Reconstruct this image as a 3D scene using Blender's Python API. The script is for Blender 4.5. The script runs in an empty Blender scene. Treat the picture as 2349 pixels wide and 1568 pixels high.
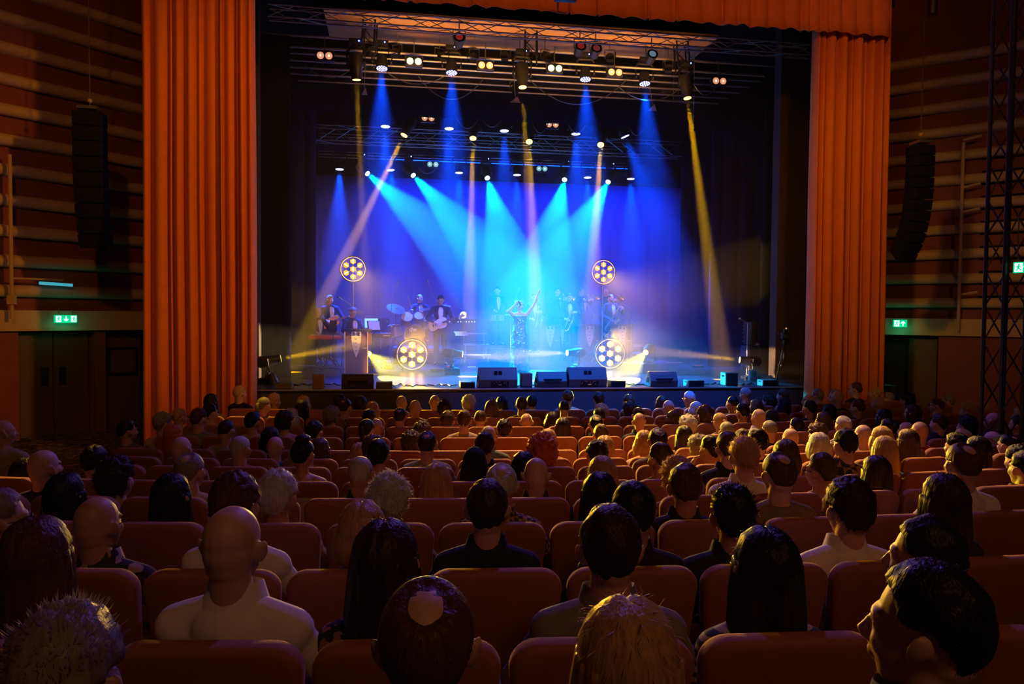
import bpy, bmesh, math, random
from mathutils import Vector, Matrix, Euler, noise
# ---------------------------------------------------------------- scene, camera, world, light
scn = bpy.context.scene
COL = scn.collection
FPX, CX, CY = 1750.0, 1174.5, 784.0
CAM = Vector((0.0, 0.0, 2.357))
YAW, PITCH, ROLL = math.radians(9.0), math.radians(2.03), math.radians(0.52)
_F = Vector((math.sin(YAW)*math.cos(PITCH), math.cos(YAW)*math.cos(PITCH), -math.sin(PITCH)))
_R = Vector((math.cos(YAW), -math.sin(YAW), 0.0))
_U = _R.cross(_F)
_R2 = _R*math.cos(ROLL) + _U*math.sin(ROLL)
_U2 = -_R*math.sin(ROLL) + _U*math.cos(ROLL)
cam_data = bpy.data.cameras.new('camera')
cam_data.sensor_width = 36.0
cam_data.lens = FPX*36.0/2349.0
cam_data.clip_start = 0.05
cam_data.clip_end = 200
cam = bpy.data.objects.new('camera', cam_data)
COL.objects.link(cam)
cam.matrix_world = Matrix(((_R2.x, _U2.x, -_F.x, CAM.x), (_R2.y, _U2.y, -_F.y, CAM.y), (_R2.z, _U2.z, -_F.z, CAM.z), (0, 0, 0, 1)))
scn.camera = cam
scn.view_settings.view_transform = 'Standard'
scn.view_settings.look = 'None'
scn.view_settings.exposure = 0.12
scn.view_settings.gamma = 1.0
scn.view_settings.use_curve_mapping = False
scn.cycles.max_bounces = 4
scn.cycles.diffuse_bounces = 2
scn.cycles.glossy_bounces = 2
scn.cycles.transmission_bounces = 2
scn.cycles.transparent_max_bounces = 6
scn.cycles.volume_bounces = 0
scn.cycles.use_denoising = True
scn.cycles.use_adaptive_sampling = True
scn.cycles.adaptive_threshold = 0.04
scn.cycles.sample_clamp_indirect = 3.0
scn.cycles.sample_clamp_direct = 0.0
scn.cycles.caustics_reflective = False
scn.cycles.caustics_refractive = False

world = bpy.data.worlds.new('world')
scn.world = world
world.use_nodes = True
world.node_tree.nodes['Background'].inputs[0].default_value = (0.10, 0.035, 0.05, 1)
world.node_tree.nodes['Background'].inputs[1].default_value = 0.05

def ray(px, py):
    return (_F*FPX + _R2*(px-CX) - _U2*(py-CY)).normalized()
def on_y(px, py, y):
    d = ray(px, py); return CAM + d*((y-CAM.y)/d.y)
def on_z(px, py, z):
    d = ray(px, py); return CAM + d*((z-CAM.z)/d.z)
def to_px(p):
    q = Vector(p)-CAM; D = q.dot(_F)
    return (CX+FPX*q.dot(_R2)/D, CY-FPX*q.dot(_U2)/D, D)

Y0 = 14.0        # front edge of the stage
ZS = 1.0         # stage floor height
AX = 2.9         # axis of the hall

def spot(pos, aim, power, color, angle, blend=0.15, radius=0.05, name='stage_spot'):
    L = bpy.data.lights.new(name, 'SPOT')
    L.energy = power; L.color = color; L.spot_size = math.radians(angle); L.spot_blend = blend
    L.shadow_soft_size = radius
    o = bpy.data.objects.new(name, L); COL.objects.link(o)
    o.location = pos
    o.rotation_euler = (Vector(aim)-Vector(pos)).to_track_quat('-Z', 'Y').to_euler()
    return o
def area(pos, aim, power, color, sx, sy, spread=180, name='soft_light'):
    L = bpy.data.lights.new(name, 'AREA')
    L.energy = power; L.color = color; L.shape = 'RECTANGLE'; L.size = sx; L.size_y = sy; L.spread = math.radians(spread)
    o = bpy.data.objects.new(name, L); COL.objects.link(o)
    o.location = pos
    o.rotation_euler = (Vector(aim)-Vector(pos)).to_track_quat('-Z', 'Y').to_euler()
    return o

CYAN = (0.02, 0.55, 1.0); BLUE = (0.02, 0.09, 1.0); AMBER = (1.0, 0.50, 0.0); LIME = (1.0, 0.80, 0.03)
# front-of-house lamps above and behind the seats
spot((-2.0, -1.0, 9.5), (-4.8, 14.5, 4.8), 850, (1.0, 0.33, 0.05), 56, 1.0, 0.25, 'house_lamp')
spot((8.0, -1.0, 9.5), (10.6, 14.5, 4.8), 450, (1.0, 0.38, 0.08), 52, 1.0, 0.25, 'house_lamp')
spot((7.0, 3.0, 7.5), (-3.0, 13.5, 4.2), 2500, (1.0, 0.34, 0.03), 32, 0.8, 0.25, 'house_lamp')
spot((-0.5, 3.0, 7.5), (8.7, 13.5, 4.0), 1300, (1.0, 0.42, 0.04), 30, 0.9, 0.25, 'house_lamp')
spot((2.8, -1.0, 9.8), (3.4, 13.5, 8.6), 1500, (1.0, 0.30, 0.02), 60, 0.6, 0.25, 'house_lamp')
spot((2.0, -4.0, 8.5), (2.2, 8.0, 0.5), 240, (1.0, 0.40, 0.15), 105, 1.0, 0.6, 'house_lamp')
spot((3.4, 12.5, 8.9), (3.0, 2.0, 0.0), 1150, (0.28, 0.14, 1.0), 95, 0.8, 0.2, 'violet_fill')  # added violet light for rims on the heads, no fixture there
spot((4.2, 11.6, 7.0), (4.2, 14.0, 0.4), 4200, (0.0, 0.12, 1.0), 62, 0.9, 0.2, 'apron_fill')  # added blue light that tints the stage front, no fixture there
# added amber lights without fixtures, out of sight behind the valance, for the seats
for lx, tx, ty, pw, an in ((1.6, 1.6, 9.0, 3600, 24), (2.8, 2.9, 8.2, 4300, 26), (4.2, 4.4, 7.6, 3800, 24), (5.6, 5.2, 5.0, 3200, 16), (-1.4, -1.9, 11.6, 2500, 12)):
    spot((lx, 13.75, 7.85), (tx, ty, 0.8), pw, (1.0, 0.55, 0.04), an, 0.7, 0.08, 'amber_fill')
spot((-1.2, 13.75, 7.8), on_y(10, 1010, 6.0), 5000, (1.0, 0.55, 0.04), 7, 0.6, 0.08, 'amber_fill')  # added amber light on the man at the far left
# lavender key light for the band
spot((3.6, 1.0, 8.6), (0.6, 21.0, 2.0), 1800, (1.0, 0.52, 0.90), 27, 0.8, 0.2, 'key_lamp')
spot((3.6, 1.0, 8.6), (6.0, 21.5, 2.0), 1600, (1.0, 0.45, 0.95), 24, 0.8, 0.2, 'key_lamp')
spot((3.4, 0.0, 9.0), (2.45, 18.0, 2.0), 9500, (0.45, 0.85, 1.0), 5.5, 0.8, 0.2, 'key_lamp')  # added cool spot that brightens the singer
# ---------------------------------------------------------------- helpers
def tag(o, label=None, cat=None, group=None, kind=None):
    if label: o['label'] = label
    if cat: o['category'] = cat
    if group: o['group'] = group
    if kind: o['kind'] = kind
    return o
def empty(name, loc=(0, 0, 0), rz=0.0, label=None, cat=None, group=None):
    o = bpy.data.objects.new(name, None); COL.objects.link(o)
    o.location = loc; o.rotation_euler = (0, 0, rz); o.empty_display_size = 0.1
    return tag(o, label, cat, group)
class MB:
    def __init__(s): s.v = []; s.f = []; s.m = []
    def add(s, vs, fs, mi=0):
        b = len(s.v); s.v += [tuple(v) for v in vs]
        s.f += [tuple(i+b for i in f) for f in fs]; s.m += [mi]*len(fs)
        return s
    def box(s, c, d, rot=None, mi=0, bev=0.0):
        x, y, z = d[0]/2, d[1]/2, d[2]/2
        c = Vector(c)
        R = Euler(rot).to_matrix() if rot is not None and not isinstance(rot, Matrix) else (rot or Matrix.Identity(3))
        if bev <= 0:
            vs = [Vector((a*x, b*y, e*z)) for e in (-1, 1) for b in (-1, 1) for a in (-1, 1)]
            fs = [(0, 2, 3, 1), (4, 5, 7, 6), (0, 1, 5, 4), (2, 6, 7, 3), (0, 4, 6, 2), (1, 3, 7, 5)]
        else:
            bm = bmesh.new(); bmesh.ops.create_cube(bm, size=1)
            for v in bm.verts: v.co = Vector((v.co.x*2*x, v.co.y*2*y, v.co.z*2*z))
            bmesh.ops.bevel(bm, geom=bm.edges[:], offset=bev, segments=2, affect='EDGES', profile=0.5)
            bm.verts.index_update()
            vs = [v.co.copy() for v in bm.verts]; fs = [tuple(v.index for v in f.verts) for f in bm.faces]; bm.free()
        return s.add([R @ v + c for v in vs], fs, mi)
    def cyl(s, p0, p1, r0, r1=None, n=12, mi=0, caps=True):
        p0 = Vector(p0); p1 = Vector(p1); r1 = r0 if r1 is None else r1
        q = (p1-p0).to_track_quat('Z', 'Y') if (p1-p0).length > 1e-9 else Matrix.Identity(3).to_quaternion()
        vs = []
        for p, r in ((p0, r0), (p1, r1)):
            for i in range(n):
                a = 2*math.pi*i/n
                vs.append(p + q @ Vector((math.cos(a)*r, math.sin(a)*r, 0)))
        fs = [(i, (i+1) % n, n+(i+1) % n, n+i) for i in range(n)]
        if caps: fs += [tuple(range(n-1, -1, -1)), tuple(range(n, 2*n))]
        return s.add(vs, fs, mi)
    def tube(s, pts, r, n=6, mi=0, closed=False):
        pts = [Vector(p) for p in pts]; k = len(pts); vs = []; up = Vector((0, 0, 1))
        for i, p in enumerate(pts):
            a = pts[(i-1) % k] if (closed or i > 0) else p
            b = pts[(i+1) % k] if (closed or i < k-1) else p
            t = (b-a).normalized()
            u = t.cross(up)
            if u.length < 1e-3: u = t.cross(Vector((1, 0, 0)))
            u.normalize(); w = u.cross(t)
            rr = r[i] if isinstance(r, (list, tuple)) else r
            for j in range(n):
                an = 2*math.pi*j/n
                vs.append(p + u*math.cos(an)*rr + w*math.sin(an)*rr)
        fs = []
        for i in range(k if closed else k-1):
            i2 = (i+1) % k
            for j in range(n):
                j2 = (j+1) % n
                fs.append((i*n+j, i*n+j2, i2*n+j2, i2*n+j))
        if not closed: fs += [tuple(range(n-1, -1, -1)), tuple(range((k-1)*n, k*n))]
        return s.add(vs, fs, mi)
    def ball(s, c, r, rot=None, nu=16, nv=10, mi=0, fn=None):
        c = Vector(c); r = Vector(r) if not isinstance(r, (int, float)) else Vector((r, r, r))
        R = Euler(rot).to_matrix() if rot is not None and not isinstance(rot, Matrix) else (rot or Matrix.Identity(3))
        vs = []; fs = []
        vs.append(Vector((0, 0, 1)))
        for j in range(1, nv):
            th = math.pi*j/nv
            for i in range(nu):
                a = 2*math.pi*i/nu
                vs.append(Vector((math.sin(th)*math.cos(a), math.sin(th)*math.sin(a), math.cos(th))))
        vs.append(Vector((0, 0, -1)))
        for i in range(nu): fs.append((0, 1+i, 1+(i+1) % nu))
        for j in range(nv-2):
            for i in range(nu):
                a = 1+j*nu+i; b = 1+j*nu+(i+1) % nu
                fs.append((a, a+nu, b+nu, b))
        L = len(vs)-1; b0 = 1+(nv-2)*nu
        for i in range(nu): fs.append((b0+i, L, b0+(i+1) % nu))
        out = []
        for v in vs:
            k = fn(v) if fn else 1.0
            out.append(R @ Vector((v.x*r.x*k, v.y*r.y*k, v.z*r.z*k)) + c)
        return s.add(out, fs, mi)
    def lathe(s, prof, M=None, n=24, mi=0):
        # prof: (radius, z) pairs; M 4x4
        M = M or Matrix.Identity(4); vs = []; k = len(prof)
        for r, z in prof:
            for i in range(n):
                a = 2*math.pi*i/n
                vs.append(M @ Vector((r*math.cos(a), r*math.sin(a), z)))
        fs = []
        for j in range(k-1):
            for i in range(n):
                fs.append((j*n+i, j*n+(i+1) % n, (j+1)*n+(i+1) % n, (j+1)*n+i))
        if prof[0][0] > 1e-6: fs.append(tuple(range(n-1, -1, -1)))
        if prof[-1][0] > 1e-6: fs.append(tuple(range((k-1)*n, k*n)))
        return s.add(vs, fs, mi)
    def prism(s, poly, d, M=None, mi=0):
        # poly: 2D (x,z) outline extruded along y from 0 to d
        M = M or Matrix.Identity(4); n = len(poly)
        vs = [M @ Vector((x, 0, z)) for x, z in poly]+[M @ Vector((x, d, z)) for x, z in poly]
        fs = [tuple(range(n)), tuple(range(2*n-1, n-1, -1))]+[(i, i+n, (i+1) % n+n, (i+1) % n) for i in range(n)]
        return s.add(vs, fs, mi)
    def mesh(s, name, smooth=40):
        me = bpy.data.meshes.new(name); me.from_pydata(s.v, [], s.f)
        me.polygons.foreach_set('material_index', s.m)
        if smooth:
            me.shade_smooth()
            if smooth < 180: me.set_sharp_from_angle(angle=math.radians(smooth))
        me.update(); return me
    def build(s, name, mats, parent=None, smooth=40, loc=None, M=None):
        me = s.mesh(name, smooth)
        for m in (mats if isinstance(mats, (list, tuple)) else [mats]): me.materials.append(m)
        o = bpy.data.objects.new(name, me); COL.objects.link(o)
        if parent: o.parent = parent
        if loc is not None: o.location = loc
        if M is not None: o.matrix_basis = M
        return o
def struct(o): o['kind'] = 'structure'; return o
def kids(o): return [c for c in bpy.data.objects if c.parent == o]
def copy_tree(o, ch, parent=None):
    c = o.copy(); COL.objects.link(c); c.parent = parent
    for k in ch.get(o.name, []): copy_tree(k, ch, c)
    return c
def child_map():
    ch = {}
    for o in COL.objects:
        if o.parent: ch.setdefault(o.parent.name, []).append(o)
    return ch
def remesh(mb, voxel, smooth=4, name='body', ratio=None):
    me = mb.mesh('tmp', 0); o = bpy.data.objects.new('tmp', me); COL.objects.link(o)
    r = o.modifiers.new('r', 'REMESH'); r.mode = 'VOXEL'; r.voxel_size = voxel; r.use_smooth_shade = True
    if smooth:
        sm = o.modifiers.new('s', 'SMOOTH'); sm.iterations = smooth; sm.factor = 0.5
    if ratio:
        d = o.modifiers.new('d', 'DECIMATE'); d.ratio = ratio
    dg = bpy.context.evaluated_depsgraph_get()
    res = bpy.data.meshes.new_from_object(o.evaluated_get(dg)); res.name = name
    bpy.data.objects.remove(o); bpy.data.meshes.remove(me)
    res.shade_smooth()
    return res

# ---------------------------------------------------------------- materials
def mat(name, col, rough=0.6, metal=0.0, emit=None, es=0.0, sheen=0.0, noise_s=0, noise_a=0.0, bump=0.0, bscale=60, spec=None, trans=0.0, stretch=None):
    m = bpy.data.materials.new(name); m.use_nodes = True
    nt = m.node_tree; p = nt.nodes['Principled BSDF']
    p.inputs['Base Color'].default_value = (*col, 1)
    p.inputs['Roughness'].default_value = rough; p.inputs['Metallic'].default_value = metal
    if spec is not None: p.inputs['Specular IOR Level'].default_value = spec
    if sheen: p.inputs['Sheen Weight'].default_value = sheen; p.inputs['Sheen Roughness'].default_value = 0.4; p.inputs['Sheen Tint'].default_value = (*[min(1, c*1.5+0.2) for c in col], 1)
    if emit: p.inputs['Emission Color'].default_value = (*emit, 1); p.inputs['Emission Strength'].default_value = es
    if noise_a or bump:
        tc = nt.nodes.new('ShaderNodeTexCoord'); src = tc.outputs['Object']
        if stretch:
            mp = nt.nodes.new('ShaderNodeMapping'); mp.inputs['Scale'].default_value = stretch
            nt.links.new(src, mp.inputs[0]); src = mp.outputs[0]
        if noise_a:
            n = nt.nodes.new('ShaderNodeTexNoise'); n.inputs['Scale'].default_value = noise_s; n.inputs['Detail'].default_value = 4
            nt.links.new(src, n.inputs['Vector'])
            mx = nt.nodes.new('ShaderNodeMix'); mx.data_type = 'RGBA'
            mx.inputs[6].default_value = (*[c*(1-noise_a) for c in col], 1); mx.inputs[7].default_value = (*[min(1, c*(1+noise_a)) for c in col], 1)
            nt.links.new(n.outputs['Fac'], mx.inputs[0]); nt.links.new(mx.outputs[2], p.inputs['Base Color'])
        if bump:
            n2 = nt.nodes.new('ShaderNodeTexNoise'); n2.inputs['Scale'].default_value = bscale; n2.inputs['Detail'].default_value = 3
            nt.links.new(src, n2.inputs['Vector'])
            b = nt.nodes.new('ShaderNodeBump'); b.inputs['Strength'].default_value = bump; b.inputs['Distance'].default_value = 0.01
            nt.links.new(n2.outputs['Fac'], b.inputs['Height']); nt.links.new(b.outputs['Normal'], p.inputs['Normal'])
    return m
M_ = dict(
    velvet=mat('orange_velvet', (0.68, 0.19, 0.045), 0.75, sheen=0.35, noise_s=6, noise_a=0.12, bump=0.15, bscale=40),
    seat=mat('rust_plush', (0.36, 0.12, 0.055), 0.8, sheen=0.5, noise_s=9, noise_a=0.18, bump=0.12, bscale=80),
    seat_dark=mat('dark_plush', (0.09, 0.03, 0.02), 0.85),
    wood=mat('dark_wood', (0.12, 0.05, 0.03), 0.5, noise_s=8, noise_a=0.3, stretch=(1, 1, 12)),
    black=mat('black_plastic', (0.012, 0.012, 0.014), 0.45),
    matte=mat('matte_black', (0.010, 0.010, 0.012), 0.9, spec=0.1),
    drape=mat('black_drape', (0.004, 0.006, 0.03), 0.95, spec=0.05, noise_s=3, noise_a=0.2),
    backcloth=mat('blue_backcloth', (0.10, 0.12, 0.35), 0.9, noise_s=2, noise_a=0.1),
    legdrape=mat('side_drape', (0.014, 0.016, 0.07), 0.9, spec=0.05, noise_s=3, noise_a=0.2),
    steel=mat('steel', (0.35, 0.35, 0.38), 0.35, 0.9),
    chrome=mat('chrome', (0.75, 0.75, 0.78), 0.15, 1.0),
    alu=mat('aluminium', (0.55, 0.55, 0.6), 0.4, 0.8),
    stagefloor=mat('stage_floor', (0.030, 0.028, 0.035), 0.28, noise_s=5, noise_a=0.4, stretch=(1, .15, 1)),
    apron=mat('apron_board', (0.05, 0.05, 0.065), 0.7, noise_s=3, noise_a=0.25),
    white=mat('white_card', (0.75, 0.75, 0.78), 0.6),
    brass=mat('brass', (0.85, 0.55, 0.20), 0.22, 1.0),
    cream=mat('cream_plaster', (0.50, 0.36, 0.24), 0.7, noise_s=2, noise_a=0.12),
    maroon=mat('maroon_wall', (0.20, 0.055, 0.035), 0.8, noise_s=2, noise_a=0.2),
    darkwall=mat('dark_wall', (0.035, 0.022, 0.02), 0.8),
    tan=mat('tan_ceiling', (0.60, 0.35, 0.15), 0.8),
    door=mat('door_brown', (0.10, 0.055, 0.035), 0.6, noise_s=4, noise_a=0.2),
    red=mat('red_plastic', (0.5, 0.03, 0.02), 0.4),
    gold=mat('amber_emitter', (1, 0.6, 0.2), 0.5, emit=(1.0, 0.33, 0.02), es=0.9),
    goldhot=mat('amber_filament', (1, 0.8, 0.5), 0.5, emit=(1.0, 0.72, 0.30), es=9),
    ledblue=mat('blue_led', (0.5, 0.6, 1), 0.4, emit=(0.30, 0.30, 1.0), es=8),
    ledcyan=mat('cyan_lens', (0.5, 0.9, 1), 0.4, emit=(0.35, 0.9, 1.0), es=40),
    ledamber=mat('amber_lens', (1, 0.8, 0.4), 0.4, emit=(1.0, 0.50, 0.08), es=7),
    pinblue=mat('indicator_blue', (0.1, 0.2, 1), 0.4, emit=(0.08, 0.2, 1.0), es=20),
    lampwarm=mat('warm_reflector', (0.9, 0.6, 0.4), 0.3, emit=(1.0, 0.42, 0.22), es=0.7),
    lampcool=mat('cool_reflector', (0.6, 0.9, 1), 0.3, emit=(0.3, 0.9, 1.0), es=0.6),
    lampwhite=mat('white_bulb', (1, 0.9, 0.8), 0.3, emit=(1.0, 0.85, 0.7), es=2.5),
    exitgreen=mat('exit_green', (0.0, 0.4, 0.2), 0.5, emit=(0.0, 0.55, 0.22), es=1.0),
    exitwhite=mat('exit_white', (0.8, 1, 0.9), 0.5, emit=(0.6, 1.0, 0.85), es=1.6),
    ledstrip=mat('blue_strip', (0.1, 0.3, 1), 0.5, emit=(0.02, 0.12, 0.9), es=1.2),
    screen=mat('laptop_screen', (0.3, 0.9, 0.7), 0.4, emit=(0.15, 0.6, 0.5), es=0.8),
)
# ---------------------------------------------------------------- haze over the stage
def haze():
    m = bpy.data.materials.new('stage_haze'); m.use_nodes = True; nt = m.node_tree
    for n in list(nt.nodes): nt.nodes.remove(n)
    out = nt.nodes.new('ShaderNodeOutputMaterial'); vs = nt.nodes.new('ShaderNodeVolumeScatter')
    vs.inputs['Density'].default_value = 0.019; vs.inputs['Anisotropy'].default_value = 0.25
    nt.links.new(vs.outputs[0], out.inputs['Volume'])
    try: m.cycles.volume_sampling = 'EQUIANGULAR'; m.cycles.homogeneous_volume = True
    except Exception: pass
    b = MB(); b.box(((-3.2+9.2)/2, (13.93+24.2)/2, 4.85), (12.4, 24.2-13.93, 7.6))
    o = b.build('haze', m, smooth=0); o['kind'] = 'stuff'; o['label'] = 'thin drifting haze over the stage that shows the light beams'; o['category'] = 'haze'
    return o
haze()
area((4.2, 23.0, 7.0), (4.2, 24.3, 3.0), 420, (0.0, 0.03, 1.0), 9, 0.4, 120, 'backcloth_fill')  # added blue fill near the top of the backcloth

# ---------------------------------------------------------------- walls, stage, curtains
def sheet(name, x0, x1, zt, zb, y, folds, depth, m, nz=24, seed=1, hem=0.0, parent=None, thick=0.03, drift=0.03, struct_=False, sub=9):
    """pleated cloth hanging in the plane y; folds = list of x boundaries"""
    rnd = random.Random(seed); xs = []; ys = []
    fx = sorted(folds)
    amp = [rnd.uniform(0.55, 1.0)*depth for _ in fx]
    for i in range(len(fx)-1):
        a, b = fx[i], fx[i+1]
        for k in range(sub):
            t = k/sub; xs.append(a+(b-a)*t)
            ys.append(-amp[i]*(math.sin(math.pi*t)**0.55))
    xs.append(fx[-1]); ys.append(0)
    vs = []; n = len(xs)
    for j in range(nz+1):
        t = j/nz; z = zt+(zb-zt)*t
        for i in range(n):
            w = drift*noise.noise(Vector((xs[i]*0.8, t*2.2, seed)))
            zz = z
            if j == nz: zz += hem*math.sin(i*2*math.pi/sub*1.0)*0.6 + hem*1.6*noise.noise(Vector((xs[i]*3, 7, seed)))
            vs.append(Vector((xs[i]+w, y+ys[i]*(0.85+0.3*t)+w*0.5, zz)))
    fs = [(j*n+i, j*n+i+1, (j+1)*n+i+1, (j+1)*n+i) for j in range(nz) for i in range(n-1)]
    b = MB(); b.add(vs, fs)
    o = b.build(name, m, parent, smooth=180)
    md = o.modifiers.new('thick', 'SOLIDIFY'); md.thickness = thick; md.offset = 1
    return o
def wob(x0, x1, w, seed, var=0.4):
    r = random.Random(seed); out = [x0]
    while out[-1] < x1-w*0.6: out.append(out[-1]+w*r.uniform(1-var, 1+var))
    out[-1] = x1; return out
def pxs(lst, y, py=500): return [on_y(p, py, y).x for p in lst]

YC = 13.55
lf = pxs([329, 352, 398, 404, 432, 460, 473, 513, 520, 548, 553, 572, 588], YC)
o = sheet('stage_curtain', 0, 0, 8.6, -0.08, YC, lf, 0.30, M_['velvet'], seed=3, thick=0.02)
tag(o, 'orange velvet curtain gathered at the left edge of the stage opening', 'curtain')
rf = pxs([1852, 1862, 1874, 1902, 1926, 1934, 1962, 1972, 1990, 2005, 2024], YC)
o = sheet('stage_curtain', 0, 0, 8.6, -0.08, YC, rf, 0.30, M_['velvet'], seed=5, thick=0.02)
tag(o, 'amber velvet curtain gathered beside the right side wall', 'curtain')
YV = YC-0.32
vf = [on_y(p, 100, YV).x for p in [310, 350, 385, 430, 470, 530, 560, 600, 640, 662, 690, 710, 770, 800, 838, 880, 935, 955, 1010, 1075, 1115, 1180, 1242, 1300, 1310, 1365, 1372, 1430, 1480, 1490, 1545, 1555, 1612, 1655, 1660, 1690, 1720, 1760, 1800, 1835, 1855, 1880, 1900, 1930, 1965, 2000, 2040]]
o = sheet('valance', 0, 0, 9.6, 7.62, YV, vf, 0.10, M_['velvet'], nz=8, seed=9, hem=0.022, thick=0.02)
tag(o, 'long pleated orange velvet valance across the top of the stage opening', 'valance')

# proscenium wall behind the curtains
XL, XR = -2.6, 8.4
xq = on_y(350, 500, 15.9).x; b = MB(); b.box(((xq+XL)/2, 15.9, 5), (XL-xq, 0.3, 10.4)); struct(b.build('wall_proscenium_left', M_['darkwall']))
xq = on_y(2002, 500, 15.9).x; b = MB(); b.box(((XR+xq)/2, 15.9, 5), (xq-XR, 0.3, 10.4)); struct(b.build('wall_proscenium_right', M_['darkwall']))
b = MB(); b.box(((XL+XR)/2, Y0+0.1, 9.35), (XR-XL+0.6, 0.3, 2.4)); struct(b.build('wall_proscenium_top', M_['darkwall']))
# stage
b = MB(); b.box(((XL+XR)/2, (Y0+24.9)/2, ZS/2-0.001), (XR-XL+3.4, 24.9-Y0, ZS-0.002)); b.box(((XL+XR)/2, Y0-0.02, ZS-0.03), (XR-XL+0.1, 0.05, 0.055), mi=1)
o = b.build('floor_stage', [M_['stagefloor'], M_['black']], smooth=0); struct(o)
b = MB(); b.box(((XL+XR)/2, Y0-0.03, (ZS-0.07)/2), (XR-XL+3.0, 0.04, ZS-0.07)); struct(b.build('wall_stage_front', M_['apron']))
b = MB(); b.box(((XL+XR)/2, Y0-0.055, ZS-0.012), (XR-XL+0.2, 0.03, 0.022)); struct(b.build('trim_1', M_['alu']))
# stage back and sides
ZB = 24.3
def drape(name, xa, xb, y, zt, m, seed, label, w=0.35, depth=0.06, cat='stage drape'):
    o = sheet(name, xa, xb, zt, ZS+0.02, y, wob(xa, xb, w, seed), depth, m, nz=10, seed=seed, thick=0.02, drift=0.02)
    tag(o, label, cat); return o
bx0 = on_y(725, 600, ZB).x; bx1 = on_y(1640, 600, ZB).x
o = drape('backcloth', bx0-1.5, bx1+1.6, ZB, 6.6, M_['backcloth'], 21, 'wide blue lit backcloth behind the band', 0.8, 0.05, 'backcloth')
drape('leg_drape', XL-1.2, on_y(668, 600, 16.3).x, 16.3, 8.0, M_['drape'], 22, 'black side drape just behind the left orange curtain')
drape('leg_drape', XL-1.6, on_y(725, 600, 20.2).x, 20.2, 8.0, M_['legdrape'], 23, 'dark blue side drape further upstage on the left, behind the keyboard player')
drape('leg_drape', on_y(1745, 600, 16.8).x, XR+1.2, 16.8, 8.0, M_['drape'], 24, 'black side drape just inside the right orange curtain')
drape('leg_drape', on_y(1628, 600, 19.4).x, XR+1.6, 19.4, 8.0, M_['legdrape'], 25, 'dark purple side drape behind the open flight case')
drape('leg_drape', on_y(1560, 600, 22.4).x, XR+1.8, 22.4, 8.0, M_['legdrape'], 26, 'dark blue side drape right of the band beside the backcloth')
o = drape('leg_drape', on_y(1848, 600, 14.6).x, XR+0.6, 14.6, 8.0, M_['drape'], 27, 'grey blue edge of a drape touching the right orange curtain')
b = MB(); b.box(((XL+XR)/2, 25.0, 4.5), (16, 0.2, 9)); struct(b.build('wall_stage_back', M_['matte']))
b = MB(); b.box((XL-1.9, 20.5, 4.5), (0.2, 9, 9)); struct(b.build('wall_stage_left', M_['matte']))
b = MB(); b.box((XR+2.1, 20.5, 4.5), (0.2, 9, 9)); struct(b.build('wall_stage_right', M_['matte']))
b = MB(); b.box(((XL+XR)/2, 20.3, 9.3), (16, 9.6, 0.2)); struct(b.build('ceiling_stage', M_['matte']))
# lit ceiling panel just inside the opening
pz = 8.9
q0, q1 = on_z(690, 68, pz), on_z(1700, 130, pz)
b = MB(); b.box((2.9, 17.2, 8.62), (8.6, 1.7, 0.06)); struct(b.build('ceiling_panel', M_['tan']))
area((3.0, 16.2, 7.3), (3.0, 17.1, 8.6), 60, (1.0, 0.42, 0.08), 7, 0.2, 120, 'panel_fill')  # added area light without a fixture, turns the panel orange
# ---------------------------------------------------------------- hall: rows, floor, side walls
NROW = 13
def rowD(n): return 12.2-0.91*(n-1)
_drop = [0, 1.513, 1.516, 1.520, 1.520, 1.507, 1.43, 1.33, 1.256, 1.164, 1.073, 1.009, 0.903, 0.80]
FZ = -0.10
ROWZ = [0]+[CAM.z-_drop[n]-0.95 for n in range(1, 14)]
ROWZ = [max(FZ, z) if z > FZ+0.02 else FZ for z in ROWZ]
def rowY(n, x):
    D = rowD(n); yn = 0.981*D-(0.2*D-AX)**2/50
    return yn+(x-AX)**2/50
def floor_at(x, y):
    for n in range(13, 0, -1):
        if y < rowY(n, x)+0.62 and (n == 13 or True):
            return ROWZ[n]
    return 0
carpet = mat('patterned_carpet', (0.05, 0.02, 0.02), 0.95)
nt = carpet.node_tree; p = nt.nodes['Principled BSDF']
tc = nt.nodes.new('ShaderNodeTexCoord'); mp = nt.nodes.new('ShaderNodeMapping'); mp.inputs['Scale'].default_value = (2.6, 2.6, 2.6); mp.inputs['Rotation'].default_value = (0, 0, 0.6)
vo = nt.nodes.new('ShaderNodeTexVoronoi'); vo.distance = 'CHEBYCHEV'
rp = nt.nodes.new('ShaderNodeValToRGB'); rp.color_ramp.interpolation = 'CONSTANT'
rp.color_ramp.elements[0].color = (0.012, 0.008, 0.015, 1); rp.color_ramp.elements[1].position = 0.4; rp.color_ramp.elements[1].color = (0.10, 0.035, 0.03, 1)
e3 = rp.color_ramp.elements.new(0.75); e3.color = (0.22, 0.12, 0.07, 1)
nt.links.new(tc.outputs['Object'], mp.inputs[0]); nt.links.new(mp.outputs[0], vo.inputs['Vector']); nt.links.new(vo.outputs['Color'], rp.inputs[0]); nt.links.new(rp.outputs[0], p.inputs['Base Color'])
b = MB(); b.box((2.5, 6, FZ-0.05), (44, 40, 0.1)); struct(b.build('floor', carpet, smooth=0))
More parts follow.
